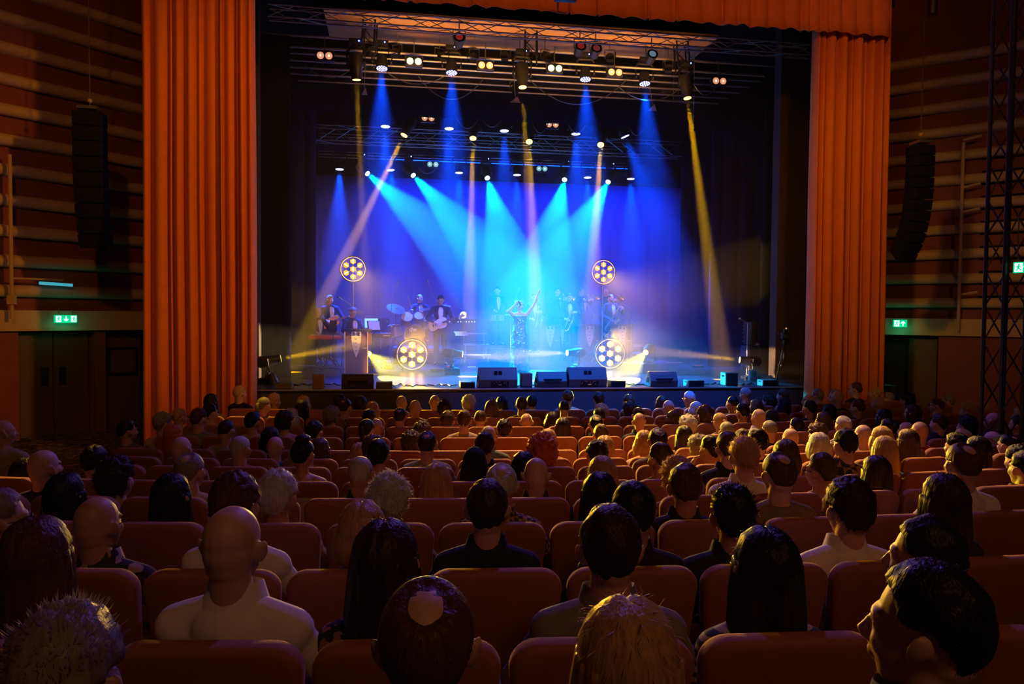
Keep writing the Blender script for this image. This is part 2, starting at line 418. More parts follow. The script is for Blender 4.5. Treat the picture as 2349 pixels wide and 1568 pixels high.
# raked tiers under rows 6 to 13
b = MB(); xs = [-9+i*0.75 for i in range(32)]
for n in range(6, 14):
    zt = ROWZ[n]
    vs = []
    for x in xs:
        yf = rowY(n, x)+0.62; yb = rowY(n+1, x)+0.62 if n < 13 else -3
        vs += [(x, yf, FZ), (x, yf, zt), (x, yb, zt), (x, yb, FZ)]
    fs = []
    for i in range(len(xs)-1):
        a = 4*i; c = a+4
        fs += [(a, a+1, c+1, c), (a+1, a+2, c+2, c+1), (a+2, a+3, c+3, c+2)]
    fs += [(0, 3, 2, 1), (c, c+1, c+2, c+3)]
    b.add(vs, fs)
struct(b.build('floor_tiers', carpet, smooth=0))

LP, LU = Vector((-6.0, 16.75, 0)), Vector((-0.7, -0.714, 0)).normalized()
LN = Vector((LU.y*-1, LU.x, 0)); LN = LN if LN.x > 0 else -LN     # towards the hall
def wpt(t, z, off=0, side=1):
    p = LP+LU*t+LN*off; p.z = z
    if side < 0: p.x = 2*AX-p.x
    return p
def wbox(b, t0, t1, z0, z1, o0, o1, side=1, mi=0):
    c = [wpt(t0, z0, o0, side), wpt(t1, z0, o0, side), wpt(t1, z0, o1, side), wpt(t0, z0, o1, side)]
    vs = c+[Vector((q.x, q.y, z1)) for q in c]
    return b.add(vs, [(3, 2, 1, 0), (4, 5, 6, 7), (0, 1, 5, 4), (1, 2, 6, 5), (2, 3, 7, 6), (3, 0, 4, 7)], mi)
def wall_t(px, side):   # wall coordinate of a pixel column
    d = ray(px, 720)
    P = LP.copy(); U = LU.copy()
    if side < 0: P.x = 2*AX-P.x; U.x = -U.x
    den = d.x*(-U.y)+U.x*d.y
    # CAM + d*s = P + U*t
    A = Matrix(((d.x, -U.x), (d.y, -U.y))); r = A.inverted() @ Vector((P.x-CAM.x, P.y-CAM.y))
    return r[1]
for side, nm in ((1, 'left'), (-1, 'right')):
    b = MB(); wbox(b, -2.6, 12, 2.3, 10.6, 0, -0.25, side); struct(b.build('wall_'+nm, M_['maroon'], smooth=0))
    tt = [-2.4+i*0.2 for i in range(70)]
    for k in range(11):
        z = 2.72+0.56*k
        vs = []; prof = [(0.0, -0.11), (0.10, -0.105), (0.15, -0.05), (0.155, 0.03), (0.10, 0.10), (0.0, 0.12)]
        for t in tt:
            jog = 0.07*math.tanh((t-3.4+0.15*math.sin(k))*6)*(1 if side > 0 else 0.6)+0.02*math.sin(t*1.7+k)
            for o_, dz in prof: vs.append(wpt(t, z+dz+0.012*math.sin(t*2.1+k*1.3), o_+0.08+jog, side))
            vs[-6] = wpt(t, z-0.11, 0, side); vs[-1] = wpt(t, z+0.12, 0, side)
        n = len(prof); fs = [(i*n+j, i*n+j+1, (i+1)*n+j+1, (i+1)*n+j) for i in range(len(tt)-1) for j in range(n-1)]
        b = MB().add(vs, fs); o = b.build('trim_%d' % (2+k+(11 if side < 0 else 0)), M_['cream'], smooth=60); struct(o)
    # black slots between the bands further along the right wall
    # fascia over the doors
    b = MB(); wbox(b, -2.4, 12, 2.02, 2.36, 0.16, -0.2, side); wbox(b, -2.4, 12, 1.97, 2.03, 0.20, -0.2, side); struct(b.build('trim_fascia_'+nm, M_['cream'], smooth=0))
    # lower wall with recessed doors
    b = MB()
    if side > 0: segs = [(-2.6, wall_t(345, 1), 0), (wall_t(236, 1), wall_t(212, 1), 0.1), (wall_t(36, 1), 12, 0.1)]
    else: segs = [(-2.6, wall_t(2008, -1), 0.0), (wall_t(2156, -1), 12, 0.1)]
    for a_, c_, of in segs: wbox(b, min(a_, c_), max(a_, c_), FZ, 1.98, of, -0.25, side)
    struct(b.build('wall_lower_'+nm, M_['maroon'], smooth=0))
    b = MB(); wbox(b, -2.6, 12, FZ, 2.3, -0.3, -0.4, side); struct(b.build('wall_recess_'+nm, M_['darkwall'], smooth=0))
b = MB(); t1, t0 = wall_t(36, 1), wall_t(212, 1)
wbox(b, t0+0.04, (t0+t1)/2-0.01, FZ, 1.93, -0.12, -0.2, 1); wbox(b, (t0+t1)/2+0.01, t1-0.04, FZ, 1.93, -0.12, -0.2, 1)
door = struct(b.build('door_1', M_['door'], smooth=0))
b = MB(); wbox(b, (t0+t1)/2-0.22, (t0+t1)/2-0.1, 0.9, 1.25, -0.08, -0.12, 1); wbox(b, (t0+t1)/2+0.1, (t0+t1)/2+0.22, 0.9, 1.25, -0.08, -0.12, 1)
b.build('push_plate', M_['black'], door, smooth=0)
b = MB(); wbox(b, wall_t(330, 1), wall_t(242, 1), FZ, 1.9, -0.16, -0.25, 1); d2 = struct(b.build('door_2', M_['door'], smooth=0))
b = MB(); wbox(b, wall_t(322, 1), wall_t(250, 1), 1.0, 1.6, -0.12, -0.16, 1); b.build('frame', M_['matte'], d2, smooth=0)
b = MB(); wbox(b, wall_t(316, 1), wall_t(258, 1), 1.06, 1.54, -0.105, -0.12, 1); b.build('pane', M_['door'], d2, smooth=0)
b = MB(); wbox(b, wall_t(2150, -1), wall_t(2085, -1), FZ, 1.9, -0.14, -0.22, -1); struct(b.build('door_3', M_['door'], smooth=0))
b = MB(); wbox(b, wall_t(2310, -1), wall_t(2160, -1), FZ, 0.9, 0.104, 0.12, -1); struct(b.build('baseboard_right', M_['maroon'], smooth=0))
# blue light strip along the carpet edge
b = MB(); pa, pb_ = on_z(57, 995, FZ+0.02), on_z(214, 979, FZ+0.02); b.cyl(pa, pb_, 0.016, n=6)
tag(b.build('light_strip', M_['ledstrip']), 'thin blue light strip along the carpet edge below the dark double door', 'light strip')
# black slots (right)
b = MB()
for k in range(6):
    for dz in (-0.16, 0.17): wbox(b, wall_t(2243, -1), 12, 2.72+0.56*k+0.28+dz-0.045, 2.72+0.56*k+0.28+dz+0.045, 0.02, 0.0, -1)
struct(b.build('wall_slots', M_['matte'], smooth=0))

# cable conduit on the right wall
b = MB(); tc_ = wall_t(2203, -1); b.cyl(wpt(tc_, 6.3, 0.34, -1), wpt(tc_, 2.1, 0.34, -1), 0.035, n=8)
for z in (6.35, 5.3, 4.75, 2.9): b.cyl(wpt(tc_, z, 0.34, -1), wpt(tc_+0.35, z+0.06, 0.34, -1), 0.03, n=6)
tag(b.build('conduit', M_['cream']), 'pale vertical conduit pipe with short branches on the right side wall', 'pipe')
b = MB(); tc_ = wall_t(8, 1)
b.cyl(wpt(tc_, 5.2, 0.36, 1), wpt(tc_, 2.2, 0.36, 1), 0.035, n=8); b.cyl(wpt(tc_, 2.95, 0.36, 1), wpt(tc_-0.9, 2.95, 0.36, 1), 0.02, n=6); b.box(wpt(tc_, 2.55, 0.36, 1), (0.12, 0.12, 0.16))
tag(b.build('conduit', M_['cream']), 'pale vertical conduit pipe at the far left end of the banded wall', 'pipe')
b = MB(); c0 = wpt(wall_t(150, 1), 2.86, 0.30, 1); c1 = wpt(wall_t(75, 1), 2.88, 0.30, 1); b.cyl(c0, c1, 0.03, n=8)
tag(b.build('strip_lamp', mat('cyan_strip', (0.1, 0.4, 0.5), 0.4, emit=(0.05, 0.4, 0.5), es=0.8)), 'short turquoise strip lamp above the left exit sign', 'strip lamp')

# exit signs
def exit_sign(c, w, h, rz, label, marks, hang=0.12):
    o = empty('exit_sign', c, rz, label, 'exit sign')
    b = MB(); b.box((0, 0, 0), (w, 0.04, h), bev=0.006); b.build('panel', M_['exitgreen'], o)
    b = MB(); u = h*0.8
    for kind, x in marks:
        if kind == 'man':
            b.box((x, -0.023, 0), (u*0.8, 0.004, u)); 
        elif kind == 'arrow_up' or kind == 'arrow_down':
            s_ = 1 if kind == 'arrow_up' else -1
            b.box((x, -0.023, -s_*u*0.1), (u*0.16, 0.004, u*0.7))
            for sg in (-1, 1): b.box((x+sg*u*0.16, -0.023, s_*u*0.18), (u*0.14, 0.004, u*0.5), rot=(0, sg*-s_*math.radians(45), 0))
    b.build('pictogram', M_['exitwhite'], o, smooth=0)
    b = MB()
    for kind, x in marks:
        if kind == 'man':
            b.cyl((x+u*0.05, -0.026, u*0.34), (x+u*0.05, -0.029, u*0.34), u*0.09, n=10)
            b.box((x, -0.027, u*0.08), (u*0.16, 0.003, u*0.36), rot=(0, 0.25, 0))
            b.box((x+u*0.13, -0.027, -u*0.2), (u*0.11, 0.003, u*0.36), rot=(0, -0.7, 0)); b.box((x-u*0.12, -0.027, -u*0.22), (u*0.11, 0.003, u*0.34), rot=(0, 0.8, 0))
            b.box((x+u*0.18, -0.027, u*0.14), (u*0.08, 0.003, u*0.3), rot=(0, 1.1, 0)); b.box((x-u*0.16, -0.027, u*0.1), (u*0.08, 0.003, u*0.3), rot=(0, 0.9, 0))
    b.build('running_figure', M_['exitgreen'], o, smooth=0)
    if hang:
        b = MB(); b.cyl((-w*0.3, 0.0, h/2), (-w*0.3, 0.0, h/2+hang), 0.008, n=6); b.cyl((w*0.3, 0, h/2), (w*0.3, 0, h/2+hang), 0.008, n=6); b.build('bracket', M_['steel'], o)
    return o
c = wpt(wall_t(135, 1), 2.20, 0.28, 1); exit_sign(c, 0.42, 0.15, math.radians(46), 'small turquoise exit sign on the cream fascia of the left wall', [('man', 0.14), ('arrow_down', 0), ('man', -0.14)])
c = wpt(wall_t(2070, -1), 2.24, 0.28, -1); exit_sign(c, 0.30, 0.17, math.radians(-46), 'green exit sign with running figure on the fascia of the right wall', [('man', -0.06), ('arrow_up', 0.07)])
c = on_y(2347, 613, 8.0); exit_sign(c, 0.2, 0.13, math.radians(-60), 'green exit sign cut off at the right edge beside the truss tower', [('man', -0.04), ('arrow_up', 0.05)], 0.6)
for cc, pw in ((wpt(wall_t(135, 1), 2.05, 0.5, 1), 1.2), (wpt(wall_t(2070, -1), 2.05, 0.5, -1), 1.5)):
    L = bpy.data.lights.new('exit_glow', 'POINT'); L.energy = pw; L.color = (0.05, 1.0, 0.45); L.shadow_soft_size = 0.1
    lo = bpy.data.objects.new('exit_glow', L); COL.objects.link(lo); lo.location = cc

# hanging line arrays
def line_array(pxx, ytop, ybot, D, w, n, curve, label, hookpy):
    d = ray(pxx, ytop); top = CAM+d*(D/d.dot(_F)); d = ray(pxx, ybot); bot = CAM+d*(D/d.dot(_F))
    H = top.z-bot.z; o = empty('line_array_speaker', (top.x, top.y, bot.z), 0, label, 'loudspeaker')
    h = H/n; z = H; ang = 0; y = 0
    rz = math.atan2(AX-top.x, 5-top.y)
    for i in range(n):
        ang = curve*(i/n)**2; zc = z-h/2*math.cos(ang)
        b = MB(); b.box((0, 0, 0), (w, 0.34, h*0.94), bev=0.01)
        q = b.build('cabinet', M_['matte'], o); q.location = (0, y, zc); q.rotation_euler = (ang, 0, 0)
        z -= h*math.cos(ang); y -= -h*math.sin(ang)*1.0
    b = MB(); b.box((0, 0, H+0.06), (w*0.7, 0.3, 0.05)); b.cyl((0, 0, H+0.06), (0, 0, 10.6-bot.z), 0.010, n=6); b.ball((0, 0, H+0.2), 0.04, mi=1)
    b.build('rigging', [M_['steel'], M_['cream']], o)
    o.rotation_euler = (0, 0, 0)
line_array(206, 258, 565, 13.2, 0.46, 9, 0.5, 'black column of hanging loudspeakers against the left banded wall', 0)
line_array(2112, 335, 600, 13.6, 0.34, 11, 0.9, 'curved black column of hanging loudspeakers against the right banded wall', 0)
# truss tower at the right
def truss(name, p0, p1, w, r, label, cat='truss', step=None, m='black', tri=False, group=None, parent=None):
    p0 = Vector(p0); p1 = Vector(p1); L = (p1-p0).length; ax = (p1-p0).normalized()
    u = ax.cross(Vector((0, 0, 1))); u = u.normalized() if u.length > .1 else Vector((1, 0, 0)); v = u.cross(ax).normalized()
    cs = [u*w/2+v*w/2, -u*w/2+v*w/2, -u*w/2-v*w/2, u*w/2-v*w/2] if not tri else [v*w*0.5, -u*w/2-v*w*0.4, u*w/2-v*w*0.4]
    b = MB()
    for c in cs: b.cyl(p0+c, p1+c, r, n=6)
    n = max(2, int(L/(step or w)))
    for i in range(n):
        for k in range(len(cs)):
            c, d = cs[k], cs[(k+1) % len(cs)]
            if i % 2: c, d = d, c
            b.cyl(p0+ax*L*i/n+c, p0+ax*L*(i+1)/n+d, r*0.5, n=4, caps=False)
    o = b.build(name, M_[m], parent)
    if label: tag(o, label, cat, group)
    return o
pt = on_y(2305, 700, 8.3)
truss('truss_tower', (pt.x, 8.3, FZ), (pt.x, 8.3, 9.5), 0.30, 0.026, 'tall black square truss tower standing at the right side of the seats', step=0.42)
b = MB(); q = on_y(1297, 0, YC-1.0); b.box((q.x, q.y, q.z+0.06), (0.36, 0.12, 0.16), bev=0.01); b.cyl((q.x, q.y, q.z+0.1), (q.x, q.y, 10), 0.015)
tag(b.build('projector', M_['black']), 'small dark blue box hanging in front of the valance at the top centre', 'projector')
b = MB(); q = on_y(2138, 0, 12); b.cyl((q.x, q.y, q.z-0.25), (q.x, q.y, q.z+0.2), 0.09, n=14); b.cyl((q.x, q.y, q.z+0.1), (q.x, q.y, 10.4), 0.015)
tag(b.build('hanging_lamp', M_['black']), 'small black lantern hanging high in front of the right wall', 'stage light')
b = MB(); b.box((AX, 8, 10.65), (30, 30, 0.1)); struct(b.build('ceiling', M_['maroon'], smooth=0))
# ---------------------------------------------------------------- lighting rig
def fixture(lens, aim, s, kind, label, hang=True, clampz=None, group=None, cat='moving light'):
    """moving head: base, yoke, head, lens; the head points from its lens along aim"""
    lens = Vector(lens); d = (Vector(aim)-lens).normalized()
    L = {'wash': 0.26, 'beam': 0.46, 'spot': 0.42}[kind]*s; R = {'wash': 0.13, 'beam': 0.115, 'spot': 0.10}[kind]*s
    piv = lens-d*L*0.6
    up = 1 if hang else -1
    q = d.to_track_quat('Z', 'Y').to_matrix().to_4x4()
    arm = 0.30*s if kind != 'beam' else 0.34*s
    o = empty('moving_head', (piv.x, piv.y, piv.z+up*(arm+0.16*s)), 0, label, cat, group)
    T = Matrix.Translation(-o.location)
    side = d.cross(Vector((0, 0, 1)))
    side = side.normalized() if side.length > 0.05 else Vector((1, 0, 0))
    if kind == 'beam' and abs(side.x) < 0.5: side = Vector((1, 0, 0)) - d*d.x; side.normalize()
    b = MB()
    M = T @ Matrix.Translation(piv) @ q
    if kind == 'wash': prof = [(R*0.45, -L*0.55), (R*0.8, -L*0.4), (R*0.95, 0), (R*1.0, L*0.45), (R*1.05, L*0.6), (R*0.98, L*0.6)]
    elif kind == 'beam': prof = [(R*0.75, -L*0.5), (R*1.15, -L*0.42), (R*1.2, -L*0.05), (R*0.95, L*0.3), (R*0.8, L*0.6), (R*0.7, L*0.6)]
    else: prof = [(R*0.7, -L*0.55), (R*1.2, -L*0.4), (R*1.2, 0), (R*0.85, L*0.35), (R*0.85, L*0.6), (R*0.72, L*0.6)]
    b.lathe(prof, M, 18); hd = b.build('head', M_['black'], o)
    lm = {'wash': 'ledblue', 'beam': 'ledamber', 'spot': 'ledcyan'}[kind]
    b = MB()
    if kind == 'wash':
        for rr, cnt in ((0, 1), (0.42, 6), (0.78, 12)):
            for i in range(cnt):
                a = 2*math.pi*i/cnt; c0 = Vector((math.cos(a)*rr*R, math.sin(a)*rr*R, L*0.605))
                b.cyl(M @ c0, M @ (c0+Vector((0, 0, 0.006))), R*0.13, n=8)
    else: b.cyl(M @ Vector((0, 0, L*0.6)), M @ Vector((0, 0, L*0.61)), R*0.68, n=16)
    b.build('lens', M_[lm], hd)
    b = MB(); w = R*1.45; pl = piv-o.location
    for sg in (-1, 1):
        b.cyl(pl+side*sg*w, pl+side*sg*w*1.12, 0.05*s, n=10)
        b.tube([pl+side*sg*w*1.1-Vector((0, 0, up*0.05*s)), pl+side*sg*w*1.15+Vector((0, 0, up*arm*0.75)), pl+side*sg*w*0.8+Vector((0, 0, up*arm))], 0.03*s, n=8)
    b.cyl(pl+side*w*0.9+Vector((0, 0, up*arm)), pl-side*w*0.9+Vector((0, 0, up*arm)), 0.03*s, n=8)
    b.build('yoke', M_['black'], o)
    b = MB(); b.box((pl.x, pl.y, pl.z+up*(arm+0.09*s)), (0.27*s, 0.2*s, 0.10*s), bev=0.012)
    b.cyl((pl.x, pl.y, pl.z+up*arm), (pl.x, pl.y, pl.z+up*(arm+0.06*s)), 0.06*s)
    bs = b.build('base', M_['black'], o)
    b = MB(); b.ball((pl.x+0.06*s, pl.y-0.105*s, pl.z+up*(arm+0.09*s)), 0.014*s, nu=8, nv=6); b.build('indicator_light', M_['pinblue'], bs)
    if hang:
        zt = clampz if clampz else piv.z+arm+0.3*s
        b = MB()
        for sg in (-1, 1): b.box((pl.x+sg*0.09*s, pl.y, pl.z+(zt-piv.z+arm+0.14*s)/2), (0.03, 0.03, max(0.05, zt-piv.z-arm-0.14*s)))
        b.build('clamp', M_['steel'], o)
    return o, lens+d*0.03, d
def at_bar(px, py, y): return on_y(px, py, y)
BY = (17.0, 20.0, 22.6)    # depth of the three lighting bars
barz = []
# bars
p0, p1 = on_y(640, 92, BY[0]), on_y(1760, 175, BY[0]); z1 = 7.75
for zq, lq in ((8.02, 'lower'), (8.26, 'upper')):
    b = MB(); b.cyl((XL-0.6, BY[0], zq), (XR+0.6, BY[0], zq), 0.028, n=8)
    for xx in (XL+2.2, XR-2.2): b.cyl((xx, BY[0], zq), (xx, BY[0], 9.2), 0.006, n=4)
    tag(b.build('lighting_bar', M_['alu']), lq+' pipe of the front bar crossing the top of the stage', 'lighting bar')
for px_, lq in ((846, 'left'), (1215, 'middle'), (1560, 'right')):
    q = on_y(px_, 100, 16.8); truss('rigging_truss', (q.x, 16.6, 7.9), (q.x+0.05, 17.0, 9.1), 0.26, 0.018, lq+' upright truss piece holding the front bar', m='black', step=0.26)
truss('lighting_truss', (XL+0.3, 15.1, 8.0), (XR+0.3, 15.1, 7.95), 0.22, 0.016, 'slim truss just behind the valance', m='alu', step=0.5)
zz = on_y(700, 305, 21.2).z
truss('lighting_truss', (on_y(668, 300, 21.2).x, 21.2, zz), (on_y(1560, 330, 21.2).x, 21.2, zz-0.02), 0.40, 0.02, 'dark truss hanging behind the second row of lights', m='steel', step=0.55)
pa, pb_ = on_y(873, 240, 19.6), on_y(1447, 268, 19.6)
b = MB(); b.cyl(pa, (pb_.x, 19.6, pa.z), 0.055, n=14)
for xx in (pa.x+0.8, pb_.x-0.8): b.cyl((xx, 19.6, pa.z), (xx, 19.6, 9.2), 0.006, n=4)
tag(b.build('lighting_bar', mat('pink_bar', (0.75, 0.45, 0.45), 0.35, 0.6)), 'shiny pink tinged pipe holding the middle row of moving lights', 'lighting bar')
B2Z = pa.z
b = MB(); zr3 = on_y(1100, 352, BY[2]).z; b.cyl((on_y(735, 350, BY[2]).x, BY[2], zr3), (on_y(1540, 350, BY[2]).x, BY[2], zr3), 0.03)
for px_ in (820, 1450): xx = on_y(px_, 350, BY[2]).x; b.cyl((xx, BY[2], zr3), (xx, BY[2], 9.2), 0.006, n=4)
tag(b.build('lighting_bar', M_['steel']), 'thin rear pipe holding the back row of moving lights', 'lighting bar')
# fly bars seen from below
k = 0
for i in range(9):
    y = 17.5+i*0.33; z = 8.05-i*0.05
    b = MB(); b.cyl((XL-0.8+0.3*i, y, z), (XR+0.4-0.12*i, y, z), 0.024, n=8)
    for xx in (XL+1.9, XR-1.3): b.cyl((xx, y, z), (xx, y, 9.2), 0.005, n=4)
    tag(b.build('fly_bar', M_['alu']), 'one of the parallel fly bars behind the front truss', 'fly bar', 'fly bars behind the front truss')
for i in range(9):
    y = 21.7+i*0.17; z = on_y(1100, 322+i*6.5, y).z
    b = MB(); b.cyl((on_y(730, 330, y).x, y, z), (on_y(1440, 330, y).x, y, z), 0.014, n=6)
    for px_ in (800, 1400): xx = on_y(px_, 330, y).x; b.cyl((xx, y, z), (xx, y, 9.2), 0.004, n=4)
    tag(b.build('fly_bar', M_['steel']), 'one of the thin parallel fly bars above the back row of lights', 'fly bar', 'thin fly bars above the back row of lights')
# borders (black masking cloth)
for i, (y, zt, zb) in enumerate(((18.9, 8.9, 7.15), (21.9, 8.9, 6.85))):
    o = sheet('border_drape', XL-1.2, XR+1.2, zt, zb, y, wob(XL-1.2, XR+1.2, 0.5, 60+i), 0.04, M_['drape'], nz=4, seed=60+i, thick=0.02)
    tag(o, ['black masking border behind the front row of lights', 'black masking border above the rear truss'][i], 'border drape')
# chains
for i, (px, y0_, y1_) in enumerate([(1112, 180, 285), (1592, 215, 300), (835, 330, 370), (860, 330, 375), (833, 60, 160), (858, 60, 160), (1120, 325, 340)]):
    y = [19.4, 17.2, 22.2, 22.2, 17.0, 17.0, 21][i]
    a_, b_ = on_y(px, y0_, y), on_y(px, y1_, y); b = MB(); n = max(3, int((a_.z-b_.z)/0.06))
    for q in range(n): b.box((a_.x, y, b_.z+(a_.z-b_.z)*q/n), (0.022, 0.012, 0.034), rot=(0, 0, (q % 2)*1.57))
    b.cyl((a_.x, y, b_.z), (a_.x, y, 9.1), 0.006, n=5)
    tag(b.build('hoist_chain', M_['chrome']), ['hoist chain hanging above the centre of the middle pipe', 'hoist chain hanging beside the rightmost amber light', 'short chain left of the leftmost cyan light', 'short chain just above the leftmost cyan light', 'left chain under the front truss', 'right one of the two chains at the left of the front truss', 'short chain behind the middle pipe'][i], 'chain')
ORD = ['first', 'second', 'third', 'fourth', 'fifth', 'sixth', 'seventh', 'eighth', 'ninth', 'tenth', 'eleventh', 'twelfth', 'thirteenth', 'fourteenth', 'fifteenth', 'sixteenth', 'seventeenth', 'eighteenth', 'nineteenth', 'twentieth', 'twenty-first', 'twenty-second', 'twenty-third', 'twenty-fourth', 'twenty-fifth', 'twenty-sixth']
rows = ['front bar', 'middle pipe', 'rear pipe']
W1 = [(876, 157, 0, -.8), (1036, 167, .0, -.8), (1343, 182, -.05, -.8), (1479, 192, 0.05, -.8)]
W2 = [(884, 290, 0, -.4), (1030, 295, 0, -.4), (1157, 300, 0, -.4), (1321, 307, 0, -.4), (1434, 313, 1.6, -.3)]
W3 = [(779, 388, 0, -.3), (896, 390, .4, -.3), (1053, 396, 0, -.3), (1186, 401, 0, -.3), (1348, 407, 0, -.3), (1447, 410, 0, -.3)]
WASHP = (17000, 17000, 26000)
for r, W in enumerate((W1, W2, W3)):
    for i, (px, py, dx, dy) in enumerate(W):
        p = on_y(px, py, BY[r])
        lab = 'blue wash light on the %s, %s from the left' % (rows[r], ORD[i])
        o, lp, d = fixture(p, p+Vector((dx, dy, -4)), 1.0-0.02*r, 'wash', lab, clampz=(8.0, B2Z, zr3)[r])
        spot(lp, lp+d, WASHP[r], (0.0, 0.06, 1.0), (26, 27, 30)[r], 0.9, 0.06, 'wash_lamp')
C = [(843, 398, 1347), (948, 402, 1352), (1118, 408, 1234), (1295, 412, 1196), (1395, 417, 1160)]
CAIM = []
for i, (px, py, ax_) in enumerate(C):
    p = on_y(px, py, BY[2]-0.5); t = on_y(ax_, 840, 17.0)
    o, lp, d = fixture(p, t, 1.0, 'spot', 'cyan beam light on the rear pipe, %s from the left' % ORD[i], clampz=zr3)
    spot(lp, lp+d, 36000, (0.0, 0.36, 1.0), 23, 0.12, 0.05, 'cyan_lamp')
# (px, py, bar, second pixel of the beam, depth there, power, angle)
Yb = [(818, 183, 0, 848, 858, 0, 900, 5.0, 'amber beam light on the front bar at the far left'),
      (1199, 200, 0, 1232, 872, 0, 1000, 5.0, 'amber beam light on the front bar above the singer'),
      (1577, 225, 0, 1662, 870, 0, 1900, 6.0, 'amber beam light on the front bar at the far right'),
      (927, 310, 1, 662, 853, 0, 1700, 6.5, 'tilted amber beam light on the middle pipe, leftmost'),
      (1085, 317, 1, 1073, 863, 0, 1500, 5.5, 'amber beam light on the middle pipe, second from the left'),
      (1214, 325, 1, 1240, 873, 0, 1300, 5.5, 'amber beam light on the middle pipe, third from the left'),
      (1378, 332, 1, 1345, 877, 0, 1300, 6.0, 'amber beam light on the middle pipe, rightmost')]
for px, py, r, qx, qy, qd, pw, an, lab in Yb:
    p = on_y(px, py, BY[r]-0.25); t = on_z(qx, qy, ZS)
    o, lp, d = fixture(p, t, 1.1, 'beam', lab, clampz=(8.0, B2Z)[r])
    spot(lp, lp+d, pw*(50 if r == 1 else 46), AMBER, an*0.72, 0.12, 0.05, 'amber_lamp')
# floor standing beam lights: lens pixel, lens y, aim
G = [(644, 822, 15.4, (3.5, 16.4, 2.5), 260, 9, AMBER, 'floor beam light at the far left corner of the stage'),
     (846, 811, 18.0, (0.9, 13.9, 0.6), 300, 22, LIME, 'floor beam light behind the lectern'),
     (1061, 812, 17.2, (4.6, 16.6, 1.25), 260, 12, (1.0, .62, .25), 'floor beam light beside the guitarist, pointing right'),
     (1301, 809, 17.4, (0.2, 16.4, 1.5), 260, 11, (1.0, .65, .3), 'floor beam light right of the singer, pointing left'),
     (1481, 808, 17.2, (4.5, 15.1, 0.9), 330, 22, LIME, 'floor beam light right of the right wheel light'),
     (1697, 825, 15.8, (1.5, 17.2, 2.0), 260, 8, AMBER, 'floor beam light at the right end of the stage near the flight case')]
for px, py, y, aim, pw, an, colr, lab in G:
    p = on_y(px, py, y)
    o, lp, d = fixture(p, aim, 0.95, 'spot', lab, hang=False)
    for c in bpy.data.objects:
        if c.parent and c.parent.parent == o and c.name.startswith('lens'): c.data.materials[0] = M_['ledamber']
    # stand block down to the stage
    zb = o.location.z-0.16
    b = MB(); b.box((0, 0, (ZS-o.location.z)/2+0.05), (0.34, 0.26, max(0.04, o.location.z-ZS+0.1)), bev=0.01); b.build('stand', M_['matte'], o)
    spot(lp, lp+d, pw*(80 if an < 10 else 50 if an < 15 else 26), colr, an, 0.2, 0.04, 'floor_lamp')
p = on_y(621, 858, 15.0)
o, lp, d = fixture(p+Vector((0, 0, 0)), p+Vector((-.3, -.1, 1)), 1.0, 'spot', 'dark moving light standing on the left stage corner, switched off', hang=False)
for c in bpy.data.objects:
    if c.parent and c.parent.parent == o and c.name.startswith('lens'): c.data.materials[0] = M_['black']
p = on_y(1726, 850, 15.3)
o, lp, d = fixture(p, p+Vector((-.1, -.1, 1)), 1.0, 'spot', 'dark moving light on the right stage corner, switched off', hang=False)
for c in bpy.data.objects:
    if c.parent and c.parent.parent == o and c.name.startswith('lens'): c.data.materials[0] = M_['black']
# backlight behind the guitarist
p = on_y(1063, 722, 20.6)
b = MB(); b.cyl(p, p+Vector((0.02, 0.12, 0)), 0.10, n=16, mi=0); b.cyl(p-Vector((0, 0.012, 0)), p, 0.085, n=16, mi=1); b.cyl(p+Vector((0, .06, -.1)), (p.x, p.y+.06, ZS), 0.02, mi=0)
tag(b.build('floor_light', [M_['black'], mat('hot_lens', (1, 1, 1), 0.4, emit=(1.0, .8, .7), es=30)]), 'bright round backlight just behind the guitar headstock', 'stage light')
spot(p-Vector((0, .05, 0)), (-0.4, 17.5, 3.6), 160, (1.0, .45, .1), 55, 0.5, 0.05, 'back_lamp')
spot(p-Vector((0, .05, 0)), (0.2, 18.0, 0.2), 160, (.2, .6, 1.0), 40, 0.4, 0.05, 'back_lamp')

# twin parcans (blinders) on bars
TW = [(745, 128, 0, 'lampwarm'), (950, 141, 0, 'lampcool'), (1114, 150, 0, 'lampwarm'), (1273, 157, 0, 'lampcool'), (1411, 166, 0, 'lampwarm'), (1650, 186, 0, 'lampwarm'),
      (982, 271, 1, 'lampwarm'), (1267, 286, 1, 'lampwarm'), (993, 377, 2, 'lampcool'), (1243, 387, 2, 'lampcool')]
for i, (px, py, r, lm) in enumerate(TW):
    p = on_y(px, py, BY[r]-0.3)
    j = [q for q in TW if q[2] == r].index(TW[i])
    o = empty('twin_blinder', p, 0, 'twin round lamp blinder on the %s, %s from the left' % (rows[r], ORD[j]), 'stage light')
    b = MB(); b.box((0, 0.06, 0), (0.37, 0.12, 0.20), bev=0.008); b.build('housing', M_['black'], o)
    for sg in (-1, 1):
        b = MB(); M = Matrix.Translation((sg*0.087, 0.0, 0)) @ Matrix.Rotation(math.radians(90), 4, 'X')
        b.lathe([(0.074, 0.01), (0.074, 0.0), (0.066, -0.0), (0.045, -0.03), (0.012, -0.045)], M @ Matrix.Translation((0, 0, 0.012)), 18); lp_ = b.build('lamp', M_[lm], o)
        b = MB(); b.ball((sg*0.087, -0.015, 0), 0.022, nu=8, nv=6); b.build('bulb', M_['lampwhite'], lp_)
    b = MB(); b.box((0, 0.06, 0.2+0.1), (0.02, 0.02, 0.4)); b.cyl((-.19, .06, 0), (-.19, .06, .12), .008, n=6); b.cyl((.19, .06, 0), (.19, .06, .12), .008, n=6); b.cyl((-.19, .06, .12), (.19, .06, .12), .008, n=6); b.build('bracket', M_['steel'], o)
